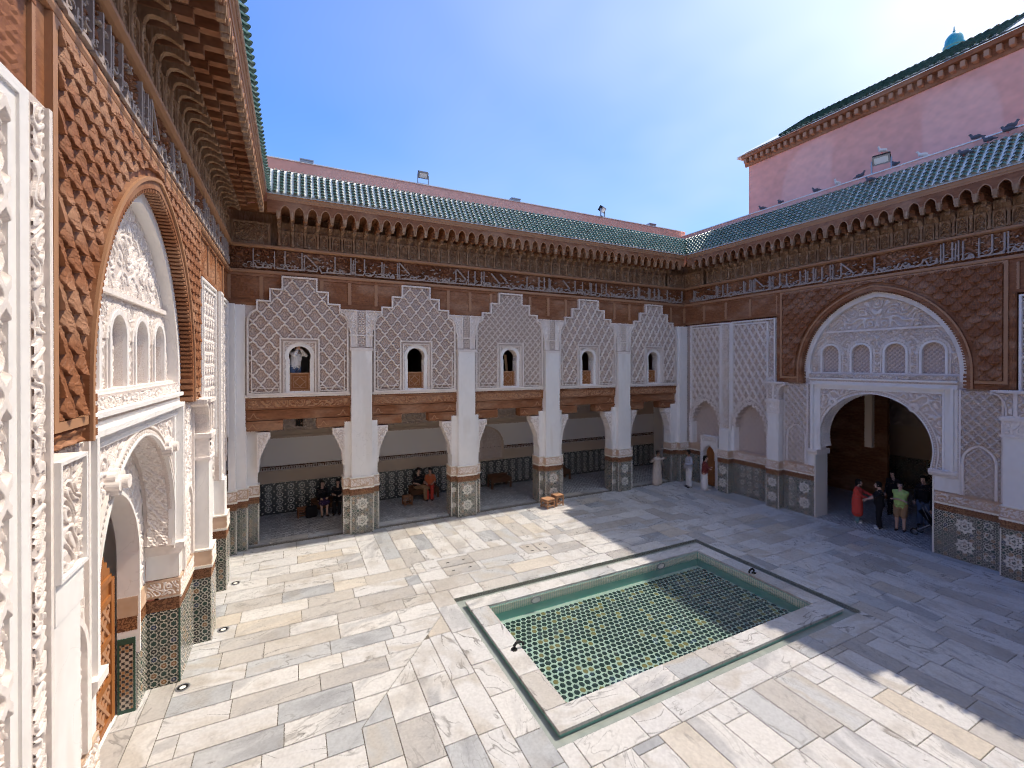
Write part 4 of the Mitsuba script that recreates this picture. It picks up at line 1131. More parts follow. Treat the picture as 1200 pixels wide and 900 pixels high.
        put(cp, 'abacus', G(fr).box(pc - .36, pc + .36, 5.17, 5.25, -.2, .25), 'stucco')
        # lattice panels
        if near and L: spans = ((3.42, 4.9, 4.0),)
        elif near: spans = ((3.44, 5.1, 4.2),)
        else: spans = ((3.42, 5.58, 4.2), (6.06, 8.34, 4.2))
        for k, (a, b, zb) in enumerate(spans):
            a_, b_ = sorted((U(a), U(b)))
            pn = rect(a_, b_, 1.98, 7.94)
            ni0, ni1 = (3.90, 5.46) if k == 0 else (6.24, 7.86)
            nc = U((ni0 + ni1) / 2); hw = (ni1 - ni0) / 2
            no = lobed(hw, 3.15, 4.24, 6, .16, 1.98, nc); nfull = arch(hw + .16, 3.15, 4.50, 24, 1.98, nc)
            lower = rect(*sorted((U(ni0 - .5), U(ni1 + .5))), 0, 20)
            lp = put(w, 'lattice_panel', G(fr).poly(pn.difference(no), -.4, -.06), 'bare')
            l0, l1 = (3.86, 5.50) if k == 0 else (6.19, 7.84)
            field = rect(U(l0), U(l1), 2.9, 7.76).difference(nfull)
            rel(lp, 'lattice', U(l0), U(l1), 3.1, 7.76, shelled(sebka(.33, .58, .13, U(l0), 7.76, part='rib'), inside(field)), -.06, .028 if not L else .08)
            rel(lp, 'cell_carving', U(l0), U(l1), 3.1, 7.76, shelled(sebka(.33, .58, .13, U(l0), 7.76, .7, part='cell'), inside(field)), -.059, .06, 'screen')
            g = G(fr).poly(frame_ring(rect(U(l0 - .05), U(l1 + .05), 2.9, 7.81), .055).difference(nfull), -.06, .03)
            g.poly(frame_ring(rect(U(l0 - .38 if k == 0 else l0 - .22), U(l1 + .06), 2.9, 7.93), .05).difference(nfull), -.06, .05)
            if L and near: g.poly(rect(U(3.56), U(3.84), 2.0, 7.9), -.06, -.02)
            put(lp, 'frame', g, 'plaster')
            if k == 0: rel(lp, 'border_carving', U(l0 - .34), U(l0 - .06), 3.2 if not L else 5.3, 7.86, vine(.085, 3.7, False), -.059, .03)
            if k == 0: rel(lp, 'border_carving', U(l0), U(l1), 7.82, 7.88, vine(.05, 3.7, False), -.059, .03)
            rel(lp, 'niche_hood', nc - hw - .16, nc + hw + .16, 3.15, 4.5, shelled(vine(.09, .9), inside(nfull.difference(no.buffer(.04)).buffer(-.02))), -.06, .03)
            g = G(fr).poly(nfull.difference(nfull.buffer(-.045)).intersection(rect(-9, 9, 3.15, 6)), -.06, -.005); g.poly(no.buffer(.05).difference(no).intersection(rect(-9, 9, 3.0, 6)), -.4, -.01); put(lp, 'niche_edge', g, 'stucco')
            ng = put(w, 'niche', G(fr).poly(nfull.intersection(rect(-9, 9, 1.98, 6)), -.46, -.40), 'bare')
            rel(ng, 'sebka_ground', nc - hw, nc + hw, 2.0, 4.2, sebka(.26, .32, .13, nc, 2.0, .8), -.40, .025, 'screen')
            for e in (-1, 1): put(ng, 'reveal_post', G(fr).box(*sorted((nc + e * (hw - .005), nc + e * (hw + .17))), 1.98, 3.15, -.4, -.04), 'plaster')
            u0, u1 = sorted((U(ni0 - .28), U(ni1 + .38)))
            d_ = rect(u0, u1, 0, 1.98)
            door = (not L) and k == 1
            if door: d_ = d_.difference(rect(U(6.42), U(7.28), -1, 2.6))
            dk = put(w, 'dado', G(fr).poly(d_.intersection(rect(-9, 9, 0, 1.4)), -.4, -.14), 'zellij')
            put(dk, 'brown_border', G(fr).poly(d_.intersection(rect(-9, 9, 1.4, 1.62)), -.4, -.145), 'brownzellij')
            put(dk, 'white_line', G(fr).poly(d_.intersection(rect(-9, 9, 1.60, 1.66)), -.4, -.115), 'whitetile')
            tb = put(w, 'text_band', G(fr).poly(d_.intersection(rect(-9, 9, 1.66, 1.98)), -.4, -.13), 'band')
            if not door: rel(tb, 'carving', u0, u1, 1.70, 1.94, vine(.07, 2.7, False), -.129, .018)
            if not L and k == 0:
                for x in (4.42, 4.76, 5.10):
                    for z in (.30, .62, .94, 1.24): put(dk, 'ring', G(fr).poly(affinity.translate(star(.115, 9).difference(Point(0, 0).buffer(.068)), U(x), z), -.14, -.132), 'whitetile')
            if door:
                dc = U(6.85)
                do = arch(.33, 1.55, 2.0, 12, 0, dc); df = rect(dc - .5, dc + .5, 0, 2.44)
                dr_ = put(w, 'small_door', G(fr).poly(do, -.36, -.30), 'doorwood', label='small plain arched wooden door in the corner beside the stepped pier')
                put(dr_, 'surround', G(fr).poly(df.difference(do), -.40, -.08), 'plaster')
                put(dr_, 'surround_edge', G(fr).poly(frame_ring(rect(dc - .5, dc + .5, 0.001, 2.44), .045).difference(rect(dc - .4, dc + .4, -1, 1)).union(do.buffer(.06).difference(do).intersection(rect(dc - .5, dc + .5, 1.3, 3))), -.08, -.045), 'stucco')
                put(dr_, 'text_strip', G(fr).relief(dc - .4, dc + .4, 2.18, 2.36, .02, .02, vine(.06, 1, False), -.079, .02), 'ground')
                g = G(fr)
                for x in np.linspace(-.26, .26, 6): g.box(dc + x - .002, dc + x + .002, .02, 1.9, -.302, -.296)
                put(dr_, 'board_joint', g, 'darkwood', kind='stuff')
                for e in (-1, 1): put(dr_, 'step', G(fr).box(dc - .42, dc + .42, 0, .06, -.3, -.02), 'marble') if e > 0 and 0 else None
        if not near:
            pc = U(5.84)
            p = pier('wall_pilaster', None, None, fr, [(pc - .24, pc + .24, -.2, .20)], not L, white=(2.0, 2.92))
            PIL.append((p, side, None))
            if not L: star_tiles(p + '__tile_base', fr, pc, .247, 1.)
            sp_ = put(p, 'carved_strip', G(fr).box(pc - .26, pc + .26, 2.92, 7.9, -.3, .04 if not L else .10), 'ground')
            nn_ = .041 if not L else .101
            rel(sp_, 'carving', pc - .17, pc + .17, 3.0, 7.8, vine(.095, 2.2), nn_, .03)
            put(sp_, 'border', G(fr).poly(frame_ring(rect(pc - .262, pc + .262, 2.93, 7.91), .05), nn_ - .02, nn_ + .04), 'plaster')
    # backing so that no light leaks; the doorway stays open
    g = G(fr).poly(rect(lo - 1.5 if L else lo - .3, hi + .3, 0, 12.3).difference(rect(-1.97, 1.97, -1, 5.0)), -.75, -.47); put(w, 'masonry', g, 'pink')
    if not L: put(w, 'plain_end', G(fr).box(5.1, 8.5, 0, 12, -.47, -.06), 'plaster')
    else: put(w, 'plain_end', G(fr).box(-8.5, -5.2, 0, 12, -.47, -.06), 'plaster')
    return w



LW = portal_wall('left', 'portal_wall', 'sunlit wall of carved white stucco and cedar with a tall arched doorway')
RW = portal_wall('right', 'portal_wall', 'shaded wall of carved stucco and cedar with a dark doorway where visitors stand')
nmL = {(True): 'white wall pilaster before the sunlit doorway, nearest the viewer', (False): 'white wall pilaster just beyond the sunlit doorway', None: 'white wall pilaster farther along the sunlit wall, next to the corner pier'}
nmR = {(True): 'white wall pilaster on the shaded wall, on the viewer side of the dark doorway', (False): 'white wall pilaster on the shaded wall, on the gallery side of the dark doorway', None: 'white wall pilaster between the small door and the two lattice panels of the shaded wall'}
for p, side, near in PIL: labels[p] = {'label': (nmL if side == 'left' else nmR)[near], 'category': 'pilaster', 'group': 'wall pilasters'}

# left doorway: inner wall, wooden door, vestibule
inn = arch(1.45, 2.75, 4.08, 24, -.1)
ib = put(LW, 'inner_arch', G(FL).poly(rect(-2.0, 2.0, 0, 5.1).difference(inn), -.86, -.60), 'plaster')
fld = rect(-1.98, 1.98, 1.99, 5.0).difference(inn.buffer(.06))
put(ib, 'carving', G(FL).relief(-1.9, 1.9, 2.0, 4.95, .03, .018, shelled(vine(.10, 6.2), inside(fld)), -.601, .03), 'stucco')
put(ib, 'arch_edge', G(FL).poly(inn.buffer(.05).difference(inn).intersection(rect(-3, 3, 1.0, 6)), -.62, -.55), 'plaster')
for s in (-1, 1):
    put(ib, 'dado', G(FL).box(*sorted((s * 1.451, s * 2.0)), 0, 1.4, -.86, -.59), 'zellij')
    put(ib, 'text_band', G(FL).box(*sorted((s * 1.445, s * 2.0)), 1.64, 1.98, -.86, -.575), 'band')
    put(ib, 'brown_border', G(FL).box(*sorted((s * 1.448, s * 2.0)), 1.4, 1.64, -.86, -.585), 'brownzellij')
    fj = Fr(FL(s * 1.449, 0, 0), -FL.N, FL.V, -s * FL.U) if s > 0 else Fr(FL(s * 1.449, 0, 0), FL.N, FL.V, FL.U)
    a, b = (.61, .855) if s > 0 else (-.855, -.61)
    put(ib, 'check_tiles', G(fj).box(a + .03, b - .03, .06, 1.18, 0, .012), 'check')
    put(ib, 'green_border', G(fj).poly(rect(a, b, 0, 1.28).difference(rect(a + .03, b - .03, .06, 1.18)), -.01, .016), 'greentile')
dr_ = put(LW, 'wooden_door', G(FL).poly(Polygon([(0.01, 0.02), (1.44, .02), (1.44, 2.45), (1.34, 2.45), (1.34, 2.58), (1.22, 2.58), (1.22, 2.72), (1.08, 2.72), (1.08, 2.86), (.92, 2.86), (.92, 3.0), (.72, 3.0), (.72, 3.14), (.46, 3.14), (.46, 3.26), (.01, 3.3)]), -.98, -.92), 'doorwood', label='tall carved wooden door with a stepped top in the sunlit doorway')
dm = Polygon([(-0.01, 0.02), (-1.44, .02), (-1.44, 2.45), (-1.34, 2.45), (-1.34, 2.58), (-1.22, 2.58), (-1.22, 2.72), (-1.08, 2.72), (-1.08, 2.86), (-.92, 2.86), (-.92, 3.0), (-.72, 3.0), (-.72, 3.14), (-.46, 3.14), (-.46, 3.26), (-.01, 3.3)])
put(dr_, 'second_leaf', G(FL).poly(dm, -.98, -.92), 'doorwood')
for s in (-1, 1):
    g = G(FL)
    for a, b in ((.05, .17), (1.28, 1.42)): g.box(*sorted((s * a, s * b)), .03, 2.4, -.92, -.88)
    for z in (.05, .72, 1.40, 2.05, 2.38): g.box(*sorted((s * .17, s * 1.28)), z, z + .1, -.92, -.885)
    put(dr_, 'stile', g, 'doorwood')
    for z in (.17, .84, 1.52):
        g = G(FL); c_ = (s * .72, z + .27)
        for k in range(-2, 4):
            g.poly(LineString([(c_[0] - .5 + .22 * k, z), (c_[0] - .5 + .22 * k + .5, z + .54)]).buffer(.025, 1).intersection(rect(s * .19, s * 1.26, z, z + .54)), -.92, -.90)
            g.poly(LineString([(c_[0] + .5 - .22 * k, z), (c_[0] + .5 - .22 * k - .5, z + .54)]).buffer(.025, 1).intersection(rect(s * .19, s * 1.26, z, z + .54)), -.92, -.895)
        put(dr_, 'lattice_inlay', g, 'lightwood')
ve = G(FL).box(-2.6, 2.6, 0, 5.4, -2.6, -2.4); ve.box(-2.6, 2.6, 5.1, 5.4, -2.6, -.47); ve.box(-2.6, -2.3, 0, 5.4, -2.6, -.86); ve.box(2.3, 2.6, 0, 5.4, -2.6, -.86); ve.box(-2.6, 2.6, -.1, .01, -2.6, -.86)
put(LW, 'vestibule', ve, 'greyplaster')
dg = G()
for k, (a, b) in enumerate(zip(np.linspace(6.3, 10.3, 5)[:-1], np.linspace(6.3, 10.3, 5)[1:])):
    for m_, (x0_, x1_) in enumerate(((-2.75, -2.36), (-2.36, -1.98))): slab_mesh(dg, sbox(x0_, a, x1_, b), 0, 1500 + 2 * k + m_, z=0, th=.08)
labels[put(None, 'doorway_floor', dg, 'marble')] = {'kind': 'structure'}

# prayer hall beyond the shaded doorway: dark room, then the tall pink building over it
hall = thing('prayer_hall', 'tall pink plastered building with green tiled roof rising behind the shaded wall', 'building')
put(hall, 'hall_floor', G().box(18.3, 27, 2, 15, -.08, .006), 'galfloor')
hb = Fr((26.5, YC, 0), (0, -1, 0), (0, 0, 1), (-1, 0, 0))
put(hall, 'inner_wall', G(hb).box(-7, 7, 0, 6, -.3, 0), 'beige')
put(hall, 'inner_dado', G(hb).box(-7, 7, 0, 1.5, 0, .03), 'zellij')
put(hall, 'inner_frieze', G(hb).box(-7, 7, 2.95, 6, 0, .05), 'screen'); put(hall, 'inner_moulding', G(hb).box(-7, 7, 2.9, 3.0, .0, .09), 'beige')
put(hall, 'inner_relief', G(hb).relief(-3.2, 2.4, 3.05, 5.3, .05, .05, sebka(.4, .5, .1), .05, .06), 'screen')
put(hall, 'inner_end', G().box(18.9, 26.6, 2.0, 2.2, 0, 6), 'beige'); put(hall, 'inner_end', G().box(18.9, 26.6, 14.6, 14.8, 0, 6), 'beige'); put(hall, 'hall_ceiling', G().box(19.0, 26.8, 2, 15, 6, 6.2), 'wood')
put(hall, 'inner_post', G().box(21.0, 21.2, 9.6, 9.85, 2.6, 6), 'beige')
put(hall, 'screen_wall', G().box(23.6, 23.8, 10.2, 14.6, 0, 6), 'wood')
put(hall, 'flat_roof', G().box(18.12, 32, -2, 17, 12.0, 12.2), 'pink'); put(hall, 'roof_slab', G().box(19.0, 32, -2, 17, 6.2, 6.4), 'darkwood')
HX, H0, H1 = 19.42, 3.6, 13.88
FH = Fr((HX, YC, 0), (0, -1, 0), (0, 0, 1), (-1, 0, 0))
put(hall, 'pink_wall', G().box(HX, 29, H0, H1, 12.2, 15.75), 'pink')
ua, ub = YC - H1, YC - H0
put(hall, 'eave_board', G(FH).prof([(0, 15.36), (.06, 15.37), (.08, 15.43), (.14, 15.66), (.33, 15.70), (.36, 15.84), (0, 15.86)], ua - .15, ub), 'wood')
for k, u in enumerate(np.arange(ua - .05, ub, .27)): put(hall, 'dentil', G(FH).box(u, u + .12, 15.47, 15.66, .05, .30), 'lightwood')
roof_tiles(hall, FH, ua - .3, ub + .3, ua + 1.6, ub - 1.6, .42, 15.88, -1.6, 17.14, .215, .17, .082)
FH2 = Fr((24, H1, 0), (-1, 0, 0), (0, 0, 1), (0, 1, 0))
roof_tiles(hall, FH2, -5.0, 4.9, -3, 3, .42, 15.88, -1.6, 17.14, .3, .2, .1)
put(hall, 'ridge', G().box(HX + 1.55, HX + 1.75, H0 + 1.6, H1 - 1.6, 17.09, 17.19), 'tile')
fx, fy = 22.0, 7.49
g = G(UPR).lathe([(.27, 16.6), (.27, 17.72), (.31, 17.75), (.31, 17.81), (.26, 17.83), (.265, 17.95), (.24, 18.08), (.17, 18.19), (.07, 18.27), (.03, 18.29), (.045, 18.33), (.02, 18.37), (.012, 18.5), (0, 18.52)], (fx, fy), 16)
t = thing('roof_finial', 'small turquoise domed finial showing above the green tiled ridge', 'finial'); put(t, 'dome', g, 'turq', 40)

# ------------------------------------------------------------------ wall behind the viewpoint, closing the court
bw = thing('wall', 'plain courtyard wall behind the viewpoint', 'wall', kind='structure')
put(bw, 'masonry', G().box(-3, 20, -1.0, -.35, 0, 12.2), 'plaster'); put(bw, 'timber', G().box(-3, 20, -.36, -.3, 8, 11), 'wood'); put(bw, 'eave', G().box(-.7, 17.1, -.36, .85, 11.0, 11.4), 'wood')

# ------------------------------------------------------------------ people
def hull(a, ra, b, rb, k=10):
    return m3.Manifold.batch_hull([m3.Manifold.sphere(ra, k).translate(list(map(float, a))), m3.Manifold.sphere(rb, k).translate(list(map(float, b)))])


def chain(pts, rs):
    return [hull(pts[i], rs[i], pts[i + 1], rs[i + 1]) for i in range(len(pts) - 1)]


def solid(parts, place, smooth=True, fold=0.):
    m = m3.Manifold.batch_boolean(parts, m3.OpType.Add)
    k = m.to_mesh(); v = np.array(k.vert_properties[:, :3]); f = np.array(k.tri_verts)
    if smooth:
        t = trimesh.Trimesh(v, f, process=True); t = t.subdivide_to_size(.07, 4) if len(f) < 4000 else t
        t.merge_vertices(); trimesh.smoothing.filter_taubin(t, iterations=4); v, f = np.array(t.vertices), t.faces
        if fold: v = v + t.vertex_normals * (fold * (meshkit.fbm(v * [17, 17, 5.5] + fold * 900, 2, 4) - .5))[:, None]
    return place(np.asarray(v)), f


def person(label, pos, yaw, h=1.70, pose='stand', top='clothwhite', bottom='clothblack', hair='hairblack', skin='skin', shoes='shoedark', hands=None, long_top=0., skirt=0., shorts=False, sleeves='long', hair_len=0., hat=None, head_turn=0., lean=0., seat=.45, legs=None, bust=.0, cross=False, upper_only=False):
    """a clothed figure; x to its own right, y forward, z up; yaw turns y from +Y towards +X (radians)"""
    k = h / 1.70; c, s = math.cos(yaw), math.sin(yaw)
    def place(v):
        v = v * k; return np.stack([v[:, 0] * c + v[:, 1] * s, -v[:, 0] * s + v[:, 1] * c, v[:, 2]], 1) + np.asarray(pos)
    P = thing('person', label, 'person')
    hz = .92 if pose == 'stand' else seat / k + .09
    hip = np.array([0, 0, hz]); ch = hip + [0, .30 * math.sin(lean) + .02, .36 * math.cos(lean)]; nk = hip + [0, .52 * math.sin(lean), .53 * math.cos(lean)]; hd = nk + [0, .05 + .06 * math.sin(lean), .165]
    sh = {t: nk + [t * .165, -.01, -.085] for t in (-1, 1)}
    if hands is None: hands = {-1: (-.24, .06, .80), 1: (.24, .06, .80)}
    arms = {}
    for t in (-1, 1):
        hdp = np.array(hands[t], float); d = hdp - sh[t]; L = np.linalg.norm(d); l1 = l2 = .27
        if L > .535: hdp = sh[t] + d / L * .535; d = hdp - sh[t]; L = .535
        mid = (sh[t] + hdp) / 2; off = math.sqrt(max(0, l1 * l1 - L * L / 4)); out = np.array([t * .55, -.45, -.75]); out -= d * (out @ d) / (L * L); out /= np.linalg.norm(out) + 1e-9
        arms[t] = (sh[t], mid + out * off, hdp)
    foot = {}
    for t in (-1, 1):
        hp = hip + [t * .09, 0, -.02]
        if pose == 'stand':
            fx, fy = (legs or {}).get(t, (t * .10, 0.)); an = np.array([fx, fy, .08]); kn = (hp + an) / 2 + [0, .03, .0]
        else:
            if cross and t == 1: kn = hip + [.02, .40, .09]; an = hip + [-.26, .44, -.02]
            else: kn = hip + [t * .11, .42, .0]; an = np.array([t * .10, .46, .08])
        foot[t] = (hp, kn, an)
    body = [hull(hip, .125, ch, .135), hull(ch, .13, nk + [0, 0, -.06], .085), hull(nk + [0, 0, -.06], .05, sh[-1], .045), hull(nk + [0, 0, -.06], .05, sh[1], .045), hull(nk + [0, 0, -.05], .055, nk + [0, .02, .06], .052)]
    body += [m3.Manifold.sphere(.098, 18).scale([.80, .98, 1.18]).translate(hd.tolist()), hull(hd + [0, .045, -.06], .05, hd + [0, .06, -.085], .035)]
    fd = np.array([math.sin(head_turn), math.cos(head_turn), 0]); sd = np.array([fd[1], -fd[0], 0])
    body += [hull(hd + fd * .088 + [0, 0, .005], .012, hd + fd * .108 + [0, 0, -.025], .015, 8)]
    body += [m3.Manifold.sphere(.022, 8).scale([.5, 1, 1.4]).translate((hd + sd * t * .08).tolist()) for t in (-1, 1)]
    for t in (-1, 1):
        a, e, w = arms[t]; body += chain([a, e, w], [.05, .038, .027])
        d = (w - e) / (np.linalg.norm(w - e) + 1e-9); pr = np.cross(d, [0, 0, 1.]); pr = pr / (np.linalg.norm(pr) + 1e-9); pm = w + d * .045; up_ = np.cross(pr, d)
        body.append(hull(w, .024, pm, .03))
        for q in range(4):
            b0 = pm + pr * (.026 - .0175 * q) + d * .015; ln = (.062, .072, .068, .05)[q]; body += chain([b0, b0 + d * ln * .55, b0 + d * ln - up_ * .018], [.0095, .009, .008])
        body += chain([w + pr * .022 + d * .015, w + pr * .055 + d * .045, w + pr * .058 + d * .075], [.011, .0095, .0085])
        if not upper_only:
            hp, kn, an = foot[t]; body += chain([hp, kn, an], [.085, .057, .038]); body.append(hull(an + [0, -.02, -.035], .04, an + [t * .01, .13, -.05], .028))
    v, f = solid(body, place); put(P, 'body', (v, f), skin, True)
    # face: eyes, brows, mouth
    g = G()
    for t in (-1, 1): g.add(place(trimesh.creation.icosphere(1).vertices * .011 + (hd + fd * .084 + sd * t * .033 + [0, 0, .012])), trimesh.creation.icosphere(1).faces)
    put(P, 'eyes', g, 'black', True); mm = trimesh.creation.icosphere(1); put(P, 'mouth', (place(mm.vertices * [.024, .008, .007] + (hd + fd * .092 + [0, 0, -.052])), mm.faces), 'maroon', True)
    # hair or hat
    cap = m3.Manifold.sphere(.108, 18).scale([.84, 1.0, 1.15]).translate((hd - fd * .014 + [0, 0, .016]).tolist()) - m3.Manifold.cube([.3, .3, .3], True).translate((hd + fd * .20 + [0, 0, -.10]).tolist()) - m3.Manifold.cube([.4, .4, .2], True).translate((hd + [0, 0, -.165]).tolist())
    hp_ = [cap] + ([hull(hd - fd * .05, .075, hd - fd * .07 + [0, 0, -.10 - hair_len], .05)] if hair_len else [])
    put(P, 'hair', solid(hp_, place, False), hair, 30)
    if hat:
        put(P, 'hat', solid([m3.Manifold.cylinder(.10, .108, .092, 18).translate((hd + [0, 0, .05]).tolist()), m3.Manifold.cylinder(.012, .17, .165, 20).translate((hd + [0, .02, .045]).tolist())], place, False), hat, 30)
    # clothes
    tp = [hull(hip + [-.045, 0, -.05], .135, ch + [-.05, 0, 0], .135), hull(hip + [.045, 0, -.05], .135, ch + [.05, 0, 0], .135), hull(hip + [0, .02, 0], .15, ch, .15), hull(ch, .150, nk + [0, 0, -.12], .11), hull(nk + [0, 0, -.055], .078, sh[-1], .058), hull(nk + [0, 0, -.055], .078, sh[1], .058)]
    if bust: tp.append(hull(ch + [-.06, .10, .02], .06, ch + [.06, .10, .02], .06))
    for t in (-1, 1):
        a, e, w = arms[t]; tp += [hull(a, .068, e, .054)] if sleeves == 'short' else chain([a, e, w - (w - e) * .06], [.068, .055, .045])
    if long_top and pose == 'stand': tp += [hull(hip + [t * .06, 0, .08], .16, [t * .11, .01, .92 - long_top], .185) for t in (-1, 1)]
    put(P, 'top', solid(tp, place, True, .020 + .0004 * len(label)), top, True)
    if upper_only: return P
    if skirt:
        if pose == 'stand': bt = [hull(hip, .145, [t * .10, 0, .92 - skirt], .15) for t in (-1, 1)]
        else: bt = [hull(hip, .14, foot[t][1] + [0, .02, -.01], .105) for t in (-1, 1)] + [hull(foot[-1][1] + [0, .02, -.02], .10, foot[1][1] + [0, .02, -.02], .10)]
    else:
        bt = [hull(hip, .138, hip + [0, 0, -.08], .138)]
        for t in (-1, 1):
            hp, kn, an = foot[t]
            bt += [hull(hp, .112, kn + (hp - kn) * .12, .10)] if shorts else chain([hp, kn, an + [0, 0, -.01]], [.105, .082, .075])
    put(P, 'bottom' if not skirt else 'skirt', solid(bt, place, True, .022 + .0003 * len(label)), bottom, True)
    for t in (-1, 1):
        an = foot[t][2]; q = an + [0, 0, -.045]
        put(P, 'shoe', solid([hull(q + [0, -.04, 0], .043, q + [t * .012, .14, -.008], .034) ^ m3.Manifold.cube([1, 1, 1], True).translate([float(q[0]), float(q[1]), float(q[2]) + .5 - .03])], place, False), shoes, 30)
    return P


pi = math.pi
person('man in a long cream hooded robe standing at the corner of the gallery', (16.15, 16.45, 0), 2.9, 1.66, top='cream', bottom='cream', long_top=.80, skirt=.84, hands={-1: (-.50, .12, 1.32), 1: (.50, .10, 1.36)}, skin='skindark', head_turn=.5)
person('man in a grey blue shirt and pale trousers turned towards the robed man', (17.22, 15.42, 0), -1.2, 1.78, top='greyblue', bottom='clothwhite', hands={-1: (-.18, .30, 1.12), 1: (.22, .12, .85)}, skin='skindark')
person('woman in a maroon top and wide white trousers near the small corner door', (17.45, 14.72, 0), 2.6, 1.62, top='maroon', bottom='clothwhite', skirt=.78, hands={-1: (.02, .24, 1.10), 1: (-.02, .26, 1.16)}, hair_len=.1, legs={-1: (-.09, .1), 1: (.1, -.1)}, shoes='clothwhite')
person('woman in a knee length red dress holding out one arm at the dark doorway', (19.12, 9.20, 0), pi - .4, 1.60, top='red', bottom='teal', long_top=.48, hands={-1: (-.12, .52, 1.12), 1: (.05, .35, 1.05)}, sleeves='long', hair_len=.06, shoes='clothwhite', bust=.01)
person('person dressed all in black with bare forearms facing the woman in red', (19.15, 8.50, 0), -.5, 1.66, top='clothblack', bottom='clothblack', hands={-1: (-.10, .40, 1.05), 1: (.10, .38, .98)}, sleeves='short', shoes='clothwhite', legs={-1: (-.13, 0), 1: (.13, 0)})
person('man in a lime green shirt and khaki shorts with crossed arms at the dark doorway', (19.55, 8.05, 0), -pi / 2 - .25, 1.74, top='lime', bottom='khaki', shorts=True, hands={-1: (.12, .24, 1.14), 1: (-.12, .26, 1.12)}, sleeves='short')
person('visitor in dark clothes standing deep in the hall behind the person in black', (21.3, 9.0, 0), -pi / 2, 1.72, top='clothblack', bottom='clothblack')
person('tall visitor in black standing behind the man in lime green', (20.9, 7.9, 0), -pi / 2, 1.82, top='clothblack', bottom='denim')
person('grey haired visitor in dark clothes inside the doorway', (20.3, 7.22, 0), -pi / 2 - .4, 1.68, top='clothblack', bottom='clothblack', hair='hairgrey')
person('visitor in a red top at the inner edge of the dark doorway', (20.75, 7.02, 0), -pi / 2 - .2, 1.66, top='red', bottom='clothblack', hair_len=.1)
person('seated woman in a black top and purple skirt in the first gallery bay', (1.02, 19.30, 0), pi - .15, 1.64, 'sit', top='clothblack', bottom='purple', skirt=.4, hands={-1: (-.12, .38, .72), 1: (.12, .38, .72)}, hair_len=.05)
person('seated woman in black with long dark hair beside the purple skirt', (1.62, 19.25, 0), pi + .2, 1.62, 'sit', top='clothblack', bottom='clothblack', hands={-1: (-.12, .34, .76), 1: (.10, .34, .80)}, hair_len=.22, sleeves='short')
person('seated man in a black shirt and beige trousers with one leg crossed', (4.95, 19.45, 0), pi - .25, 1.76, 'sit', top='clothblack', bottom='khaki', hands={-1: (-.12, .36, .74), 1: (.16, .30, .72)}, sleeves='short', cross=True)
person('seated woman in an orange top and red trousers leaning on the man beside her', (5.50, 19.45, 0), pi + .3, 1.64, 'sit', top='orange', bottom='red', hands={-1: (-.12, .34, .72), 1: (.14, .34, .72)}, hair_len=.15, sleeves='short')
person('photographer in a white hat and white top at the window nearest the sunlit wall', (.06, 17.02, 5.02), pi - .5, 1.66, top='clothwhite', bottom='denim', hands={-1: (-.06, .24, 1.50), 1: (.06, .24, 1.50)}, hat='clothwhite', lean=.15)
cam = thing('digital_camera', 'small black camera held up by the photographer in the window', 'camera')
f_ = Fr((-.06, 16.78, 6.50), (math.cos(pi - .5), -math.sin(pi - .5), 0), (0, 0, 1), (math.sin(pi - .5), math.cos(pi - .5), 0))
put(cam, 'camera_body', G(f_).box(-.06, .06, -.04, .04, -.025, .025), 'black'); put(cam, 'lens', G().tube(f_([0, 0], [0, 0], [.02, .08]), .03, 10), 'black')
person('small figure in white inside the window nearest the shaded wall', (BAYS[4] - .06, 17.3, 5.02), pi, 1.62, top='clothwhite', bottom='clothblack', hands={-1: (-.2, .2, 1.0), 1: (.2, .2, 1.0)})

# ------------------------------------------------------------------ small things
def stool(label, x, y, rot, hgt=.42, wd=.36, m='lightwood', group=None):
    t = thing('stool', label, 'stool', group)
    f_ = Fr((x, y, 0), (math.cos(rot), math.sin(rot), 0), (-math.sin(rot), math.cos(rot), 0), (0, 0, 1)); a = wd / 2
    put(t, 'seat', G(f_).box(-a, a, -a, a, hgt - .035, hgt), m)
    for sx in (-1, 1):
        for sy in (-1, 1): put(t, 'leg', G(f_).box(*sorted((sx * (a - .05), sx * (a - .005))), *sorted((sy * (a - .05), sy * (a - .005))), 0, hgt - .035), m)
    for z in (.08, hgt - .12):
        for sx in (-1, 1): put(t, 'rail', G(f_).box(*sorted((sx * (a - .045), sx * (a - .015))), -a + .05, a - .05, z, z + .045), m)
        for sy in (-1, 1): put(t, 'rail', G(f_).box(-a + .05, a - .05, *sorted((sy * (a - .045), sy * (a - .015))), z, z + .045), m)


stool('low open sided wooden stool, the lower of two in the sun by the pillar', 9.52, 15.88, .2, .38, .44, group='stools by the pillar')
stool('open sided wooden stool, the taller of two in the sun by the pillar', 10.05, 15.98, .12, .46, .40, group='stools by the pillar')
stool('small dark wooden stool standing empty in the second gallery bay', 4.32, 18.75, .1, .40, .36, 'wood')
stool('small dark red wooden stool beside the seated woman in the purple skirt', .30, 19.15, .1, .36, .36, 'wood')


def bench(label, x0, x1, y0, y1, h=.44):
    t = thing('bench', label, 'bench')
    put(t, 'seat', G().box(x0, x1, y0, y1, h - .06, h), 'darkwood'); put(t, 'apron', G().box(x0 + .05, x1 - .05, y0 + .04, y0 + .08, h - .2, h - .06), 'darkwood')
    for x in (x0, x1 - .08):
        for y in (y0, y1 - .08): put(t, 'leg', G().box(x, x + .08, y, y + .08, .012, h - .06), 'darkwood')
    put(t, 'back_rail', G().box(x0, x1, y1 - .06, y1, h, h + .12), 'darkwood')


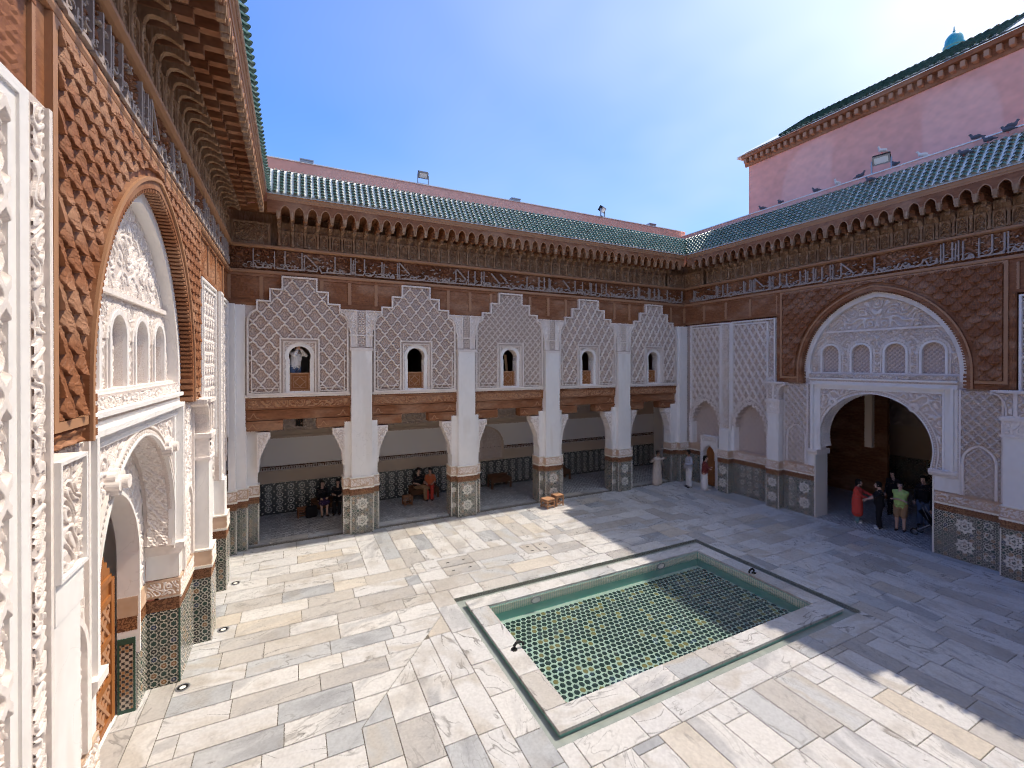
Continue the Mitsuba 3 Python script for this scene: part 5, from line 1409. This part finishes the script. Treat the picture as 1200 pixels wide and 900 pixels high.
bench('dark wooden bench under the two seated women in the first gallery bay', .62, 1.95, 19.05, 19.6)
bench('dark wooden bench under the seated couple in the second gallery bay', 4.6, 5.85, 19.2, 19.75)
bench('empty dark bench against the tiles in the middle gallery bay', 8.45, 9.5, 19.25, 19.8, .5)
bench('empty dark bench in the fourth gallery bay', 11.6, 12.9, 19.2, 19.75, .5)
t = thing('bag', 'black bag on the floor beside the woman in the purple skirt', 'bag')
put(t, 'bag_body', solid([m3.Manifold.batch_hull([m3.Manifold.sphere(.07, 10).translate([a, b, c_]) for a in (-.14, .14) for b in (-.06, .06) for c_ in (.07, .36)])], lambda v: v + [.62, 18.95, .01], False), 'clothblack', 30)
put(t, 'handle', G().tube([(.52, 18.95, .42), (.55, 18.95, .52), (.62, 18.95, .56), (.69, 18.95, .52), (.72, 18.95, .42)], .014, 6), 'clothblack', 30)
t = thing('stroller', 'dark folding pushchair inside the doorway beside the grey haired visitor', 'pushchair')
o_ = np.array([19.75, 7.35, 0])
for a, b in (((-.2, -.3, .12), (.1, .2, .95)), ((.2, -.3, .12), (.3, .2, .95)), ((-.2, .3, .12), (.05, -.25, .6)), ((.2, .3, .12), (.3, -.25, .6))): put(t, 'frame_tube', G().tube([o_ + a, o_ + b], .014, 6), 'metal')
put(t, 'seat', G().add(np.array([o_ + q for q in ((-.15, -.2, .4), (.25, -.2, .4), (.28, .22, .85), (-.12, .22, .85), (-.15, -.2, .37), (.25, -.2, .37), (.28, .25, .85), (-.12, .25, .85))]), [[0, 1, 2], [0, 2, 3], [4, 6, 5], [4, 7, 6], [0, 4, 1], [1, 4, 5], [1, 5, 2], [2, 5, 6], [2, 6, 3], [3, 6, 7], [0, 3, 7], [0, 7, 4]]), 'clothblack')
for x in (-.2, .2):
    for y in (-.3, .3):
        an = np.linspace(0, 2 * pi, 15); put(t, 'wheel', G().tube(np.stack([o_[0] + x + 0 * an, o_[1] + y + .1 * np.cos(an), .11 + .1 * np.sin(an)], 1), .018, 6), 'black', 30)


def floodlight(label, x, y, z, rot, sc=1.):
    t = thing('floodlight', label, 'floodlight')
    f_ = Fr((x, y, z), (math.cos(rot), math.sin(rot), 0), (0, 0, 1), (math.sin(rot), -math.cos(rot), 0))
    def bx(*q): return G(f_).box(*[a * sc for a in q])
    tl = math.radians(35)
    f2 = Fr(f_(0, .36 * sc, 0), f_.U, f_.V * math.cos(tl) + f_.N * math.sin(tl), f_.N * math.cos(tl) - f_.V * math.sin(tl))
    put(t, 'foot', bx(-.2, .2, 0, .03, -.05, .05), 'metal')
    for s in (-1, 1): put(t, 'yoke_arm', bx(*sorted((s * .2, s * .225)), 0, .36, -.03, .03), 'metal')
    put(t, 'housing', G(f2).box(-.19 * sc, .19 * sc, -.12 * sc, .12 * sc, -.12 * sc, .04 * sc), 'black')
    put(t, 'front_glass', G(f2).box(-.15 * sc, .15 * sc, -.085 * sc, .085 * sc, .04 * sc, .046 * sc), 'lampglass')
    put(t, 'bezel', G(f2).poly(rect(-.19 * sc, .19 * sc, -.12 * sc, .12 * sc).difference(rect(-.15 * sc, .15 * sc, -.085 * sc, .085 * sc)), .04 * sc, .055 * sc), 'metal')


floodlight('tilted floodlight on the parapet above the second gallery bay', 4.48, 16.78, 12.89, 0)
floodlight('tilted floodlight on the parapet above the fourth pillar', 13.05, 16.78, 12.89, .5)
floodlight('floodlight standing on the pigeon ledge in front of the pink wall', 18.2, 8.06, 12.60, -pi / 2 + .25, 1.25)
for i, x in enumerate((.42, 8.45, 16.1)):
    t = thing('roof_box', f'flat grey box on the parapet coping, {["nearest the sunlit eave", "above the middle of the gallery", "near the shaded corner"][i]}', 'box'); put(t, 'lid', G().box(x - .22, x + .22, 16.68, 16.96, 12.96, 13.0), 'metal'); put(t, 'case', G().box(x - .2, x + .2, 16.7, 16.94, 12.89, 12.96), 'metal')


def pigeon(label, x, y, z, rot, m='pigeon'):
    t = thing('pigeon', label, 'pigeon')
    def pl(v): c_, s_ = math.cos(rot), math.sin(rot); return np.stack([v[:, 0] * c_ - v[:, 1] * s_, v[:, 0] * s_ + v[:, 1] * c_, v[:, 2]], 1) + [x, y, z]
    put(t, 'body', solid([hull((-.05, 0, .10), .055, (.05, 0, .12), .06, 12), hull((.06, 0, .13), .045, (.10, 0, .20), .028, 12), m3.Manifold.sphere(.034, 12).translate([.115, 0, .225]), hull((.14, 0, .222), .008, (.165, 0, .215), .003, 6), hull((-.07, 0, .10), .035, (-.2, 0, .07), .016, 10)], pl, False), m, 40)
    for s_ in (-1, 1): put(t, 'wing', solid([m3.Manifold.sphere(.05, 12).scale([2.0, .35, .9]).translate([-.03, s_ * .055, .12])], pl, False), m, 40); put(t, 'leg', (lambda g_: (pl(np.vstack(g_.v)), np.vstack(g_.f)))(G().tube([(.0, s_ * .025, .07), (.005, s_ * .025, 0)], .006, 5)), 'red', 30)


for i, (y, z, rot, m, lb) in enumerate([(12.35, 12.60, 1.7, 'pigeon', 'dark pigeon farthest along the pink ledge, nearest the gallery corner'), (11.55, 12.60, 1.2, 'pigeon', 'second dark pigeon from the far end of the pink ledge'), (10.16, 12.60, 1.5, 'pigeon', 'dark pigeon on the pink ledge, third from the far end'), (9.41, 12.60, 3.0, 'pigeonwhite', 'white pigeon on the pink ledge on the far side of the floodlight'), (8.66, 12.60, -1.4, 'pigeon', 'grey pigeon on the pink ledge just beyond the floodlight'),
                                        (7.64, 12.60, 1.0, 'pigeon', 'grey pigeon on the pink ledge just on the near side of the floodlight'), (6.93, 12.60, 2.2, 'pigeonwhite', 'pale pigeon on the pink ledge, second on the near side of the floodlight'), (5.69, 12.60, 1.6, 'pigeon', 'large dark pigeon on the pink ledge near the edge of the photo'), (4.95, 12.60, -1.0, 'pigeon', 'dark pigeon at the very near end of the pink ledge')]):
    pigeon(lb, 18.14, y, z, rot, m)
pigeon('white pigeon perched on top of the floodlight', 18.12, 8.0, 13.2, 2.5, 'pigeonwhite')
for y, n, lb in ((8.15, .52, 'dark pigeon crouching at the top of the shaded roof tiles below the floodlight'), (5.75, .62, 'dark pigeon on the shaded green roof tiles'), (5.30, .45, 'dark pigeon higher on the shaded green roof tiles'), (4.95, .34, 'dark pigeon at the top of the shaded green roof tiles near the photo edge')):
    pigeon(lb, XR - n, y, 11.30 + (1.14 - n) * 1.302 + .07, 1.4)
t = thing('shutter', 'yellow painted wooden shutter standing open inside the middle window', 'shutter')
f_ = Fr((BAYS[2] + .02, 16.98, 5.7), (math.cos(.9), math.sin(.9), 0), (-.12, 0, 1), (math.sin(.9), -math.cos(.9), 0))
put(t, 'board', G(f_).box(-.02, .26, -.1, .68, -.015, .015), 'poolochre'); put(t, 'edge', G(f_).poly(frame_ring(rect(-.02, .26, -.1, .68), .04), .015, .028), 'lightwood')
